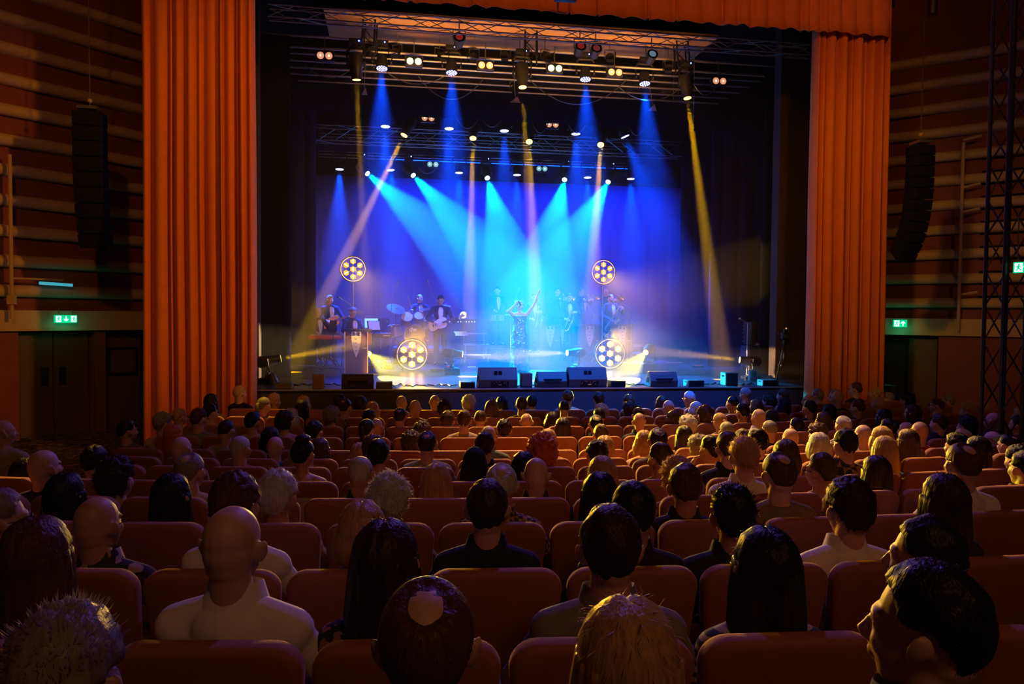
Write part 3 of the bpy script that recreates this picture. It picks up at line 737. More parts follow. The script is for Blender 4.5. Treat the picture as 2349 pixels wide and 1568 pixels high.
# scoops with coloured filters, and barn door lanterns
SC = [(1053, 92, (0.5, 0.04, 0.03), 'red lantern hanging under the truss, leftmost of the three red ones'), (1330, 112, (0.5, 0.03, 0.02), 'red lantern on the front truss, left one of the close pair'), (1366, 117, (0.35, 0.05, 0.05), 'red lantern on the front truss, right one of the close pair'), (1494, 130, (0.3, 0.45, 0.6), 'silver blue faceted lantern on the right part of the front truss')]
for px, py, colr, lab in SC:
    p = on_y(px, py, 16.3)
    o = empty('lantern', p, 0, lab, 'stage light')
    M = Matrix.Rotation(math.radians(70), 4, 'X')
    b = MB(); b.lathe([(0.05, -0.22), (0.10, -0.16), (0.115, 0.0), (0.125, 0.1), (0.115, 0.1)], M, 8); b.build('housing', M_['black'], o)
    b = MB(); b.lathe([(0.112, 0.085), (0.08, 0.10), (0.0, 0.115)], M, 10); b.build('filter', mat('filter', colr, 0.25, emit=colr, es=0.35), o)
    b = MB(); b.cyl((-.13, 0, 0), (-.13, 0, .2), .01); b.cyl((.13, 0, 0), (.13, 0, .2), .01); b.cyl((-.13, 0, .2), (.13, 0, .2), .01); b.cyl((0, 0, .2), (0, 0, .4), .012); b.build('yoke', M_['steel'], o)
BD = [(847, 118, 17.1), (911, 122, 17.1), (1008, 130, 17.1), (1088, 132, 17.1), (1160, 130, 17.1), (1192, 135, 17.2), (1250, 132, 17.0), (1398, 133, 17.0), (1532, 158, 17.0), (1180, 205, 18.6)]
for i, (px, py, y) in enumerate(BD):
    p = on_y(px, py, y)
    o = empty('fresnel_lantern', p, random.Random(i).uniform(-.5, .5), 'unlit black fresnel lantern, %s from the left along the front truss' % ORD[i] if i < 9 else 'unlit black lantern with a pale flap hanging below the front truss', 'stage light')
    b = MB(); b.cyl((0, .1, .04), (0, -.1, -.02), 0.09, n=14); b.cyl((0, -.1, -.02), (0, -.12, -.03), 0.1, n=14); b.build('housing', M_['matte'], o)
    b = MB()
    for a in range(4):
        R_ = Matrix.Rotation(a*math.pi/2, 3, 'Y'); c = R_ @ Vector((0, 0, .12)); c.y = -.17
        b.box(c, (.15, .10, .006) if a % 2 == 0 else (.006, .10, .15), rot=(0.35*(1 if a == 0 else -1) if a % 2 == 0 else 0, 0, 0))
    b.build('barn_door', M_['matte'], o, smooth=0)
    b = MB(); b.cyl((-.11, 0, 0), (-.11, 0, .18), .01); b.cyl((.11, 0, 0), (.11, 0, .18), .01); b.cyl((-.11, 0, .18), (.11, 0, .18), .01); b.cyl((0, 0, .18), (0, 0, .45), .012); b.build('yoke', M_['steel'], o)
# pale flaps and loose cables
for i, (px, py, w, h) in enumerate([(836, 209, .13, .16), (1182, 228, .24, .14), (1497, 246, .22, .16)]):
    p = on_y(px, py, 17.4); b = MB(); b.prism([(-w/2, -h/2), (w/2, -h/2), (w*.2, h/2)], .012, Matrix.Translation(p)); b.cyl(p+Vector((0, 0, h*.4)), p+Vector((0, .3, .7)), .005, n=4)
    tag(b.build('gel_flap', mat('pale_card', (.45, .42, .5), .7)), 'pale triangular flap hanging below the front truss, %s one' % ['left', 'middle', 'right'][i], 'flap')
rnd = random.Random(5)
for i, (pxa, pxb, py, y, sag) in enumerate([(700, 815, 150, 16.9, .25), (1210, 1440, 178, 17.2, .6), (880, 1036, 160, 17, .3), (960, 1110, 175, 17.4, .5), (1420, 1560, 200, 17, .3), (1044, 1100, 265, 19.4, .3), (1100, 1160, 262, 19.4, .35), (1220, 1260, 278, 19.4, .3), (1300, 1345, 280, 19.4, .25), (960, 1000, 385, 22.2, .15), (1440, 1480, 282, 19.4, .3), (1590, 1650, 190, 17, .3)]):
    a_, b_ = on_y(pxa, py, y), on_y(pxb, py+rnd.uniform(-5, 5), y)
    pts = [a_.lerp(b_, t/10)-Vector((0, 0, sag*4*(t/10)*(1-t/10))) for t in range(11)]
    b = MB(); b.tube(pts, 0.010, n=5)
    tag(b.build('slack_cable', M_['steel']), 'slack cable drooping between lights on the %s, %s of them from the left' % ('front truss' if y < 18 else 'middle pipe' if y < 21 else 'rear pipe', ORD[i]), 'cable', 'slack cables in the lighting rig')
# ---------------------------------------------------------------- people: heads, hair, bodies, clothes
def skinmat(name, c):
    return mat(name, c, 0.5, spec=0.4, noise_s=30, noise_a=0.08)
SK = dict(fair=skinmat('skin_fair', (0.66, 0.40, 0.30)), tan=skinmat('skin_tan', (0.52, 0.29, 0.19)), brown=skinmat('skin_brown', (0.25, 0.12, 0.07)))
def hairmat(name, c, rough=0.42):
    m = bpy.data.materials.new(name); m.use_nodes = True; nt = m.node_tree; p = nt.nodes['Principled BSDF']
    out = nt.nodes['Material Output']
    tc = nt.nodes.new('ShaderNodeTexCoord'); mp = nt.nodes.new('ShaderNodeMapping'); mp.inputs['Scale'].default_value = (90, 90, 7)
    n = nt.nodes.new('ShaderNodeTexNoise'); n.inputs['Scale'].default_value = 1.0; n.inputs['Detail'].default_value = 3
    nt.links.new(tc.outputs['Object'], mp.inputs[0]); nt.links.new(mp.outputs[0], n.inputs['Vector'])
    mx = nt.nodes.new('ShaderNodeMix'); mx.data_type = 'RGBA'
    mx.inputs[6].default_value = (*[x*0.45 for x in c], 1); mx.inputs[7].default_value = (*[min(1, x*1.35) for x in c], 1)
    nt.links.new(n.outputs['Fac'], mx.inputs[0]); nt.links.new(mx.outputs[2], p.inputs['Base Color'])
    p.inputs['Roughness'].default_value = rough; p.inputs['Specular IOR Level'].default_value = 0.35
    b = nt.nodes.new('ShaderNodeBump'); b.inputs['Strength'].default_value = 0.6; b.inputs['Distance'].default_value = 0.01
    nt.links.new(n.outputs['Fac'], b.inputs['Height']); nt.links.new(b.outputs['Normal'], p.inputs['Normal'])
    t = nt.nodes.new('ShaderNodeBsdfTranslucent'); nt.links.new(mx.outputs[2], t.inputs['Color'])
    ms = nt.nodes.new('ShaderNodeMixShader'); ms.inputs[0].default_value = 0.28
    nt.links.new(p.outputs[0], ms.inputs[1]); nt.links.new(t.outputs[0], ms.inputs[2]); nt.links.new(ms.outputs[0], out.inputs['Surface'])
    return m
HC = dict(k=hairmat('black_hair', (0.012, 0.009, 0.010)), d=hairmat('dark_brown_hair', (0.045, 0.022, 0.014)), n=hairmat('brown_hair', (0.13, 0.065, 0.03)),
          g=hairmat('grey_hair', (0.34, 0.30, 0.29)), w=hairmat('white_hair', (0.75, 0.70, 0.64)), y=hairmat('blonde_hair', (0.70, 0.43, 0.17)),
          r=hairmat('red_hair', (0.75, 0.20, 0.04)), s=mat('stubble', (0.34, 0.20, 0.15), 0.6, noise_s=60, noise_a=0.25), e=hairmat('navy_scarf_cloth', (0.02, 0.02, 0.05), 0.8))
HNAME = dict(k='black', d='dark brown', n='brown', g='grey', w='white', y='blonde', r='red', e='dark')
TC = dict(white=(0.85, 0.80, 0.74), black=(0.012, 0.012, 0.016), navy=(0.010, 0.013, 0.04), grey=(0.20, 0.18, 0.19), red=(0.45, 0.02, 0.03), beige=(0.50, 0.36, 0.22),
          blue=(0.05, 0.12, 0.32), green=(0.16, 0.20, 0.08), pink=(0.60, 0.38, 0.42), teal=(0.03, 0.14, 0.20), olive=(0.22, 0.17, 0.06), brown=(0.14, 0.07, 0.04), sage=(0.36, 0.38, 0.26))
TM = {k: mat(k+'_fabric', v, 0.85, sheen=0.15, bump=0.7, bscale=7) for k, v in TC.items()}
def pattern_mat(name, a, b_, scale, kind='check'):
    m = mat(name, a, 0.85); nt = m.node_tree; p = nt.nodes['Principled BSDF']; tc = nt.nodes.new('ShaderNodeTexCoord')
    if kind == 'check': t = nt.nodes.new('ShaderNodeTexChecker'); t.inputs['Scale'].default_value = scale; t.inputs[1].default_value = (*a, 1); t.inputs[2].default_value = (*b_, 1); nt.links.new(tc.outputs['Object'], t.inputs['Vector']); nt.links.new(t.outputs['Color'], p.inputs['Base Color'])
    else:
        if kind == 'stripe': t = nt.nodes.new('ShaderNodeTexWave'); t.bands_direction = 'Z'; t.inputs['Scale'].default_value = scale; o_ = t.outputs['Fac']
        else: t = nt.nodes.new('ShaderNodeTexNoise'); t.inputs['Scale'].default_value = scale; t.inputs['Detail'].default_value = 1; o_ = t.outputs['Fac']
        r = nt.nodes.new('ShaderNodeValToRGB'); r.color_ramp.interpolation = 'CONSTANT'; r.color_ramp.elements[0].color = (*a, 1); r.color_ramp.elements[1].color = (*b_, 1); r.color_ramp.elements[1].position = 0.52
        nt.links.new(tc.outputs['Object'], t.inputs['Vector']); nt.links.new(o_, r.inputs[0]); nt.links.new(r.outputs[0], p.inputs['Base Color'])
    return m
TM['checked'] = pattern_mat('checked_fabric', (0.45, 0.26, 0.12), (0.05, 0.03, 0.03), 42)
TM['striped'] = pattern_mat('striped_fabric', (0.45, 0.35, 0.25), (0.05, 0.04, 0.05), 10, 'stripe')
TM['patterned'] = pattern_mat('patterned_fabric', (0.03, 0.03, 0.04), (0.40, 0.32, 0.26), 16, 'noise')
TM['floral'] = pattern_mat('floral_fabric', (0.015, 0.015, 0.02), (0.35, 0.14, 0.12), 40, 'noise')
TM['plaid'] = pattern_mat('plaid_fabric', (0.40, 0.22, 0.10), (0.03, 0.03, 0.06), 16)

def head_prims(b, M, ears=True, beard=False, fem=False):
    R = M.to_3x3(); T = lambda v: M @ Vector(v)
    def el(c, r, rot=(0, 0, 0)): b.ball(T(c), r, R @ Euler(rot).to_matrix(), 18, 12)
    el((0, -0.014, 0.024), (0.077, 0.095, 0.090)); el((0, -0.03, -0.01), (0.072, 0.078, 0.075)); el((0, -0.040, -0.045), (0.062, 0.056, 0.055))
    el((0, 0.030, -0.030), (0.064, 0.064, 0.088)); el((0, 0.042, -0.088), (0.043 if not fem else 0.038, 0.042, 0.032))
    el((0, 0.074, 0.020), (0.052, 0.020, 0.016)); el((0.036, 0.062, -0.030), (0.026, 0.026, 0.028)); el((-0.036, 0.062, -0.030), (0.026, 0.026, 0.028))
    b.cyl(T((0, 0.086, 0.010)), T((0, 0.112, -0.034)), 0.008, 0.0145, 10); el((0.0, 0.104, -0.036), (0.017, 0.012, 0.010))
    el((0, 0.090, -0.060), (0.024, 0.012, 0.006)); el((0, 0.088, -0.071), (0.021, 0.012, 0.007))
    el((0.031, 0.078, 0.0), (0.013, 0.008, 0.007)); el((-0.031, 0.078, 0.0), (0.013, 0.008, 0.007))
    if ears:
        for s in (-1, 1):
            el((s*0.087, -0.010, -0.012), (0.0105, 0.022, 0.035), (0.15, s*0.34, s*-0.55))
            el((s*0.079, 0.002, -0.036), (0.008, 0.011, 0.013))
def base_r(d):
    # skull radius function (direction -> point)
    return Vector((d.x*0.080, d.y*0.098-0.012, d.z*0.096+0.020))
def ss(a, b_, x):
    t = max(0, min(1, (x-a)/(b_-a))); return t*t*(3-2*t)
def hair_mask(kind, d):
    ph = math.atan2(d.x, d.y)    # 0 at the front, pi at the back
    a = abs(ph)
    hl = 0.58 if a < 0.7 else (0.58+(0.02-0.58)*ss(0.7, 1.35, a) if a < 1.35 else 0.02+(-0.78-0.02)*ss(1.7, 2.5, a))
    m = ss(hl-0.07, hl+(0.20 if a < 1.0 else 0.10), d.z)
    if kind in ('crown', 'balding'):
        c = Vector((0, -0.48, 0.88)).normalized(); ang = d.angle(c)
        m *= ss(0.28, 0.80, ang+0.05*noise.noise(d*4)) if kind == 'crown' else 1
        if kind == 'balding':
            m *= 1-ss(0.45, 0.68, d.z)*(1 if d.y > -0.75 else 0.6)
            m *= 1-ss(0.3, 0.5, d.y)
    if kind == 'rim':     # horseshoe of short hair around a bald head
        m *= 1-ss(-0.25, 0.15, d.z+0.15*noise.noise(d*4)); m *= 1-ss(0.0, 0.35, d.y)
    return m
HT = dict(short=0.016, buzz=0.004, crown=0.010, balding=0.012, rim=0.0022, spiky=0.022, curly=0.042, afro=0.060, wavy=0.024, bun=0.012, long=0.018, bob=0.022, pony=0.012, topknot=0.013, scarf=0.016, quiff=0.02)
def hair_mesh(kind, seed=0, strands=True, fine=1.0):
    b = MB(); rnd = random.Random(seed*77+len(kind)); th0 = HT[kind]; off = Vector((seed*3.1, seed*1.7, 0))
    base = {'curly': 'short', 'afro': 'short', 'spiky': 'short', 'wavy': 'short', 'quiff': 'short', 'buzz': 'short', 'bun': 'short', 'long': 'short', 'bob': 'short', 'pony': 'short', 'topknot': 'short', 'scarf': 'short'}.get(kind, kind)
    def shell(d):
        m = hair_mask(base, d)
        if kind in ('scarf',): m = 1-ss(0.35, 0.55, d.y)*(1-ss(0.45, 0.6, d.z))
        if kind in ('long', 'bob'): m = max(m, 1-ss(-0.05, 0.35, d.y)) if d.z > -0.9 else 1
        if kind == 'curly' or kind == 'afro': m = max(m, 1-ss(-0.25, 0.15, d.y) if d.z > -0.75 else 0)
        t = th0
        if kind == 'short': t *= (1-0.45*ss(0.1, 0.7, d.y))*0.75+0.55*max(0, d.z)+0.5*noise.noise(d*3+off)+0.12*noise.noise(d*14+off)
        elif kind in ('curly', 'afro'): t *= 0.85+0.5*noise.noise(d*4+off)+0.35*noise.noise(d*13+off)
        elif kind in ('wavy', 'spiky'): t *= 0.8+0.5*max(0, d.z)+0.5*noise.noise(d*5+off)+0.3*noise.noise(d*16+off)
        elif kind == 'quiff': t *= 0.7+1.5*ss(0.2, 0.8, d.y)*ss(0.3, 0.8, d.z)+0.3*noise.noise(d*8+off)
        elif kind in ('long', 'bob'): t *= 0.9+0.25*noise.noise(d*4+off)+0.12*math.sin(math.atan2(d.x, d.y)*26+seed) - (0.35*math.exp(-(d.x/0.10)**2) if d.z > 0.3 else 0)
        k = 0.92+(1+t/0.09-0.92)*ss(0.12, 0.72, m)
        if kind == 'crown' and d.z > 0.2: k = 0.975+(0.025+t/0.09)*ss(0.0, 1.0, m)**1.5
        return k, m
    nu, nv = (44, 30) if kind != 'crown' else (84, 60)
    def fn(v): return shell(v)[0]
    vs0 = len(b.v)
    tmp = MB(); tmp.ball((0, 0, 0), 1, nu=nu, nv=nv)
    out = []
    for v in tmp.v:
        d = Vector(v).normalized(); k, m = shell(d); q = base_r(d); c = Vector((0, -0.012, 0.02))
        out.append(c+(q-c)*k)
    b.add(out, tmp.f)
    if kind in ('long', 'bob', 'scarf'):
        L = {'long': 0.36, 'bob': 0.15, 'scarf': 0.22}[kind]; A = 2.15; na = 40; nz = 16
        for layer in (0,):
            vo = []; vi = []
            for j in range(nz+1):
                t = j/nz; z = 0.03-t*L
                ax_ = 0.096+0.020*math.sin(t*math.pi*0.8); ay = 0.108-0.01*t
                if kind == 'bob': ax_ = 0.098+0.022*math.sin(t*2.6); ay = 0.110+0.015*math.sin(t*2.8)-0.02*t*t
                if kind == 'long' and t > 0.55: ax_ += 0.018*(t-0.55); 
                for i in range(na+1):
                    a = -A+2*A*i/na
                    rip = 1+0.035*math.sin(i*1.9+seed)+0.05*noise.noise(Vector((i*0.35, t*2.5, seed)))
                    if kind == 'scarf': rip = 1+0.03*noise.noise(Vector((i*0.2, t*2, seed)))
                    if t == 1: z2 = z+0.03*noise.noise(Vector((i*0.6, 3, seed)))
                    else: z2 = z
                    x = math.sin(math.pi+a)*ax_*rip; y = math.cos(math.pi+a)*ay*rip-0.012
                    vo.append((x, y, z2)); vi.append((x*0.80, (y+0.012)*0.80-0.012, z2+0.004))
            n = na+1; N = len(vo); fs = []
            for j in range(nz):
                for i in range(na):
                    fs.append((j*n+i, (j+1)*n+i, (j+1)*n+i+1, j*n+i+1)); fs.append((N+j*n+i, N+j*n+i+1, N+(j+1)*n+i+1, N+(j+1)*n+i))
            for i in range(na): fs.append((nz*n+i, N+nz*n+i, N+nz*n+i+1, nz*n+i+1)); fs.append((i, i+1, N+i+1, N+i))
            for j in range(nz):
                fs.append((j*n, N+j*n, N+(j+1)*n, (j+1)*n)); fs.append((j*n+na, (j+1)*n+na, N+(j+1)*n+na, N+j*n+na))
            b.add(vo+vi, fs)
    if kind == 'bun': b.ball((0, -0.115, 0.045), (0.045, 0.038, 0.042), nu=16, nv=10, fn=lambda v: 1+0.10*noise.noise(v*5+off)+0.05*math.sin(v.z*20))
    if kind == 'topknot': b.ball((0.01, -0.02, 0.130), (0.060, 0.070, 0.035), nu=16, nv=10, fn=lambda v: 1+0.15*noise.noise(v*4+off))
    if kind == 'pony':
        b.tube([(0, -0.10, 0.04), (0, -0.135, 0.03), (0.005, -0.15, -0.04), (0.01, -0.14, -0.13), (0.0, -0.13, -0.20)], [0.02, 0.028, 0.034, 0.028, 0.008], n=10)
    # loose strands catching the light
    ns = {'curly': 1500, 'afro': 1800, 'spiky': 700, 'wavy': 800, 'short': 500, 'buzz': 0, 'crown': 350, 'balding': 200, 'rim': 0, 'long': 260, 'bob': 260, 'scarf': 0, 'bun': 300, 'pony': 200, 'topknot': 300, 'quiff': 500}[kind] if strands else 0
    L0 = {'curly': 0.020, 'afro': 0.030, 'spiky': 0.024, 'wavy': 0.022, 'short': 0.012, 'crown': 0.012, 'long': 0.03, 'bob': 0.022, 'bun': 0.015}.get(kind, 0.012)
    c = Vector((0, -0.012, 0.02)); V = []; F = []
    for _ in range(int(ns*fine)):
        z = rnd.uniform(-0.75, 1); a = rnd.uniform(0, 2*math.pi); s_ = math.sqrt(max(0, 1-z*z)); d = Vector((s_*math.sin(a), s_*math.cos(a), z))
        k, m = shell(d)
        if m < (0.3 if kind == 'crown' else 0.6): continue
        p = c+(base_r(d)-c)*k*0.985
        if kind in ('curly', 'afro'): t = (d+Vector((rnd.gauss(0, .8), rnd.gauss(0, .8), rnd.gauss(0, .8)))).normalized(); w = 0.0016
        elif kind in ('spiky',): t = (d*1.2+Vector((rnd.gauss(0, .3), rnd.gauss(0, .3), .5+rnd.gauss(0, .3)))).normalized(); w = 0.0011
        else:
            down = Vector((0, 0, -1))-d*(-d.z); t = (d*rnd.uniform(.1, .45)+down*1.0+Vector((rnd.gauss(0, .35), rnd.gauss(0, .35), rnd.gauss(0, .2)))).normalized(); w = 0.0008
        L = L0*rnd.uniform(0.5, 1.3); sd = t.cross(d)
        if sd.length < 1e-3: continue
        sd.normalize(); i0 = len(V)
        e = p+t*L; mdp = p+t*L*0.5+d*L*0.12
        V += [p-sd*w, p+sd*w, mdp+sd*w*0.8, mdp-sd*w*0.8, e]; F += [(i0, i0+1, i0+2, i0+3), (i0+3, i0+2, i0+4)]
    if V: b.add(V, F)
    return b.mesh('hair', 180)
_hc = {}
def get_hair(kind, seed, strands=True, fine=1.0):
    k = (kind, seed, strands)
    if k not in _hc:
        me = hair_mesh(kind, seed, strands, fine); me.materials.append(HC['n']); _hc[k] = me
    return _hc[k]
def link_obj(name, me, parent=None, m=None, M=None):
    o = bpy.data.objects.new(name, me); COL.objects.link(o)
    if parent: o.parent = parent
    if m is not None:
        if len(me.materials) == 0: me.materials.append(m)
        o.material_slots[0].link = 'OBJECT'; o.material_slots[0].material = m
    if M is not None: o.matrix_basis = M
    return o

def limb(b, pts, rs, n=12):
    for i in range(len(pts)-1): b.cyl(pts[i], pts[i+1], rs[i], rs[i+1], n)
    for p, r in zip(pts, rs): b.ball(p, r*1.0, nu=12, nv=8)
def hand(b, w, d, up, side, curl=0.5, s=1.0):
    """w wrist, d direction of the fingers, up back of the hand, side +1 thumb towards d x up"""
    w = Vector(w); d = Vector(d).normalized(); up = Vector(up); up = (up-d*up.dot(d)).normalized(); r = d.cross(up)*side
    R = Matrix((r, d, up)).transposed()
    b.ball(w+d*0.045*s, (0.040*s, 0.052*s, 0.017*s), R, 12, 8)
    b.cyl(w-d*0.02*s, w+d*0.03*s, 0.024*s, 0.026*s)
    for i, (x, L) in enumerate(((0.030, 0.068), (0.010, 0.076), (-0.010, 0.070), (-0.029, 0.055))):
        p = w+d*0.082*s+r*x*s; c1 = curl*0.6; c2 = curl*1.4
        q = p+(d*math.cos(c1)-up*math.sin(c1)+r*x*1.2)*L*0.55*s; e = q+(d*math.cos(c2)-up*math.sin(c2))*L*0.45*s
        limb(b, [p, q, e], [0.0095*s, 0.0088*s, 0.0075*s], 8)
    p = w+d*0.025*s+r*0.030*s; q = p+(r*0.75+d*0.65-up*0.25).normalized()*0.040*s; e = q+(r*0.25+d*0.9-up*0.3).normalized()*0.032*s
    limb(b, [p, q, e], [0.013*s, 0.0105*s, 0.009*s], 8)

def torso_prims(b, J, grow, fem=False, low=True):
    g = grow; S = J['shw']
    ch, pe, nk = J['chest'], J['pelvis'], J['neck']
    R = J['R']
    b.ball(ch, (S*0.86+g, 0.105+g, 0.165+g*0.5), R); b.ball(ch-J['up']*0.02+J['fwd']*0.02, (S*0.74+g, 0.105+g, 0.14), R)
    b.ball(nk-J['up']*0.075-J['fwd']*0.022, (S*0.62+g, 0.078+g, 0.085), R); b.ball(ch-J['fwd']*0.02+J['up']*0.05, (S*0.80+g, 0.09+g, 0.11), R)
    b.ball(ch.lerp(pe, 0.5), (S*0.70+g, 0.098+g, 0.17), R); b.ball(pe, (S*0.82+g, 0.112+g, 0.12+g), R)
    for s in ('r', 'l'):
        b.cyl(ch+J['up']*0.10, J['sh'+s], 0.062+g, 0.055+g, 14)
        b.ball(J['sh'+s], 0.052+g, nu=14, nv=10)
        b.cyl(nk-J['up']*0.022, J['sh'+s]+J['up']*0.004, 0.044+g, 0.050+g, 12)
def joints(sit=False, H=1.78, shw=0.188, lean=0.0, floor=0.0, knee=(0.10, 0.42), twist=0.0, hip=0.50):
    k = H/1.78
    J = {}
    hipz = (0.93 if not sit else hip)
    up = Vector((0, math.sin(lean), math.cos(lean))); pe = Vector((0, 0, hipz*k)); fw = Vector((0, math.cos(lean), -math.sin(lean)))
    J['pelvis'] = pe; J['up'] = up; J['fwd'] = fw; J['shw'] = shw*k
    J['chest'] = pe+up*0.36*k; J['neck'] = pe+up*0.572*k; J['head'] = pe+up*0.735*k+fw*0.01
    J['shr'] = pe+up*0.503*k+Vector((shw*k, 0, 0)); J['shl'] = pe+up*0.503*k-Vector((shw*k, 0, 0))
    J['R'] = Euler((-lean, 0, 0)).to_matrix()
    for s, q in (('r', 1), ('l', -1)):
        J['hip'+s] = pe+Vector((q*0.095*k, 0, -0.03))
        if sit: J['knee'+s] = Vector((q*(knee[0]+0.03), knee[1], 0.50*k)); J['ank'+s] = Vector((q*knee[0], knee[1]-0.02, 0.09))
        else: J['knee'+s] = Vector((q*0.105*k, 0.02, 0.49*k)); J['ank'+s] = Vector((q*0.12*k, -0.02, 0.09))
        J['toe'+s] = J['ank'+s]+Vector((q*0.03, 0.17, -0.045))
    return J
def figure(pos, rz, J, arms, head=(0, 0, 0), skin='fair', hair=('short', 'd'), outfit='suit', label='', name='person', group=None, beard=None, glasses=False, voxel=0.0075, H=1.78, shirt='white', fem=False, hands=True, cat='person'):
    """arms: dict elbow/wrist/hand per side in local space (x = the person's right)"""
    k = H/1.78; root_loc = Vector(pos)
    hy, hp, hr = head
    MH = Matrix.Translation(J['head']) @ Euler((hp, hr, hy)).to_matrix().to_4x4() @ Matrix.Scale(k, 4)
    b = MB(); head_prims(b, MH, fem=fem)
    b.cyl(J['neck']-J['up']*0.06, J['head']+(MH.to_3x3() @ Vector((0, -0.025, -0.07))), 0.060*k*(0.85 if fem else 1), 0.055*k*(0.85 if fem else 1), 14)
    torso_prims(b, J, 0.0)
    for s in ('r', 'l'):
        limb(b, [J['sh'+s], arms['e'+s], arms['w'+s]], [0.047*k, 0.038*k, 0.026*k])
        mid = Vector(arms['e'+s]).lerp(Vector(arms['w'+s]), 0.3); b.ball(mid, 0.038*k)
        if hands:
            hd = arms.get('h'+s) or ((Vector(arms['w'+s])-Vector(arms['e'+s])), Vector((0, 0, 1)), 0.6)
            hand(b, arms['w'+s], hd[0], hd[1], 1 if s == 'l' else -1, hd[2], 0.98*k)
        limb(b, [J['hip'+s], J['knee'+s], J['ank'+s]], [0.082*k, 0.056*k, 0.038*k])
        b.ball(J['knee'+s].lerp(J['ank'+s], 0.28), 0.054*k)
        limb(b, [J['ank'+s]-Vector((0, 0.03, 0.04)), J['toe'+s]], [0.035, 0.03])
    me = remesh(b, voxel, 3, 'person'); me.materials.append(SK[skin])
    body = bpy.data.objects.new(name, me); COL.objects.link(body)
    body.location = root_loc; body.rotation_euler = (0, 0, rz)
    tag(body, label, cat, group)
    cv = 0.012
    if outfit in ('suit', 'shirt'):
        jm = TM['navy'] if outfit == 'suit' else TM[shirt]
        b = MB(); torso_prims(b, J, 0.016)
        for s in ('r', 'l'):
            w = Vector(arms['e'+s]).lerp(Vector(arms['w'+s]), 0.90)
            limb(b, [J['sh'+s], arms['e'+s]], [0.058*k, 0.054*k]); b.cyl(arms['e'+s], w, 0.054*k, 0.040*k, 12)
        if outfit == 'suit':
            b.cyl(J['neck']-J['up']*0.02, J['neck']+J['up']*0.03, 0.085*k, 0.068*k, 16)
            if True: b.ball(J['pelvis']-J['up']*0.06, (J['shw']*0.88+0.02, 0.135, 0.13), J['R'])
        else: b.cyl(J['neck']-J['up']*0.02, J['neck']+J['up']*0.035, 0.078*k, 0.070*k, 16)
        me = remesh(b, cv, 3, 'jacket' if outfit == 'suit' else 'shirt'); o = link_obj('jacket' if outfit == 'suit' else 'shirt', me, body, jm)
        if outfit == 'suit':
            o['label'] = 'dark navy dinner jacket'
            # shirt front, bow tie, lapels, cuffs laid on the chest
            Mx = Matrix.Translation(J['pelvis']) @ J['R'].to_4x4()
            def onf(x, h):
                h = h*1.045   # point on the front surface
                bdep = 0.100+0.026*math.cos(min(1.4, abs(x)*9)); yy = bdep+0.028+0.02*math.sin(max(0, min(1, (h-0.1)/0.35))*math.pi) - (0.035 if h > 0.46 else 0)
                return Mx @ Vector((x*k, yy*k, h*k))
            b = MB(); hs = [0.12, 0.20, 0.28, 0.36, 0.44, 0.50, 0.535]; wd = [0.004, 0.030, 0.047, 0.060, 0.062, 0.050, 0.042]
            vs = []; n = 7
            for h, w in zip(hs, wd):
                for i in range(n): vs.append(onf(-w+2*w*i/(n-1), h)+J['fwd']*0.004)
            b.add(vs, [(j*n+i, j*n+i+1, (j+1)*n+i+1, (j+1)*n+i) for j in range(len(hs)-1) for i in range(n-1)])
            sf = b.build('shirt_front', TM['white'], body); md = sf.modifiers.new('t', 'SOLIDIFY'); md.thickness = 0.01
            b = MB()
            for q in (-1, 1):
                vs = []
                for h, w in zip(hs, wd):
                    wl = w+0.012+0.035*math.sin(math.pi*ss(0.1, 0.53, h)); vs += [onf(q*(w-0.004), h)+J['fwd']*0.008, onf(q*wl, h)+J['fwd']*0.012]
                b.add(vs, [(2*j, 2*j+1, 2*j+3, 2*j+2) for j in range(len(hs)-1)])
            lp = b.build('lapels', M_['satin'], body); md = lp.modifiers.new('t', 'SOLIDIFY'); md.thickness = 0.008
            b = MB(); c = onf(0, 0.535)+J['fwd']*0.022+J['up']*0.005
            for q in (-1, 1): b.cyl(c, c+J['R'] @ Vector((q*0.050, 0, 0)), 0.010, 0.030, 10)
            b.ball(c, 0.012, nu=8, nv=6); b.build('bow_tie', M_['black'], body)
            for s in ('r', 'l'):
                e, w = Vector(arms['e'+s]), Vector(arms['w'+s]); b = MB(); b.cyl(e.lerp(w, 0.86), e.lerp(w, 0.965), 0.036*k, 0.035*k, 14, caps=False); q = b.build('cuff', TM['white'], body); md = q.modifiers.new('t', 'SOLIDIFY'); md.thickness = 0.004
        b = MB()
        for s in ('r', 'l'):
            limb(b, [J['hip'+s], J['knee'+s], J['ank'+s]+Vector((0, 0, 0.0))], [0.098*k, 0.074*k, 0.060*k])
        b.ball(J['pelvis']-J['up']*0.02, (J['shw']*0.86, 0.125, 0.12), J['R'])
        me = remesh(b, cv, 3, 'trousers'); link_obj('trousers', me, body, TM['black'] if outfit == 'suit' else TM['navy'])
        for s in ('r', 'l'):
            b = MB(); a, t = J['ank'+s], J['toe'+s]
            b.ball((a+t)/2-Vector((0, 0.01, 0.03)), (0.048, 0.135, 0.038)); b.ball(a-Vector((0, 0.03, 0.035)), (0.042, 0.05, 0.052)); me = remesh(b, 0.012, 2, 'shoe'); link_obj('shoe', me, body, M_['shine'])
    if hair:
        kd, hc = hair
        if kd != 'bald':
            link_obj('hair', get_hair(kd, 3, True, 0.5), body, HC[hc], MH)
    if beard:
        b = MB(); b.ball((0, 0.052, -0.083), (0.050, 0.052, 0.042), nu=16, nv=10); b.ball((0, 0.088, -0.050), (0.026, 0.014, 0.008)); b.ball((.045, .03, -.05), (.024, .03, .035)); b.ball((-.045, .03, -.05), (.024, .03, .035))
        me = remesh(b, 0.006, 2, 'beard'); link_obj('beard', me, body, HC[beard], MH)
    b = MB()
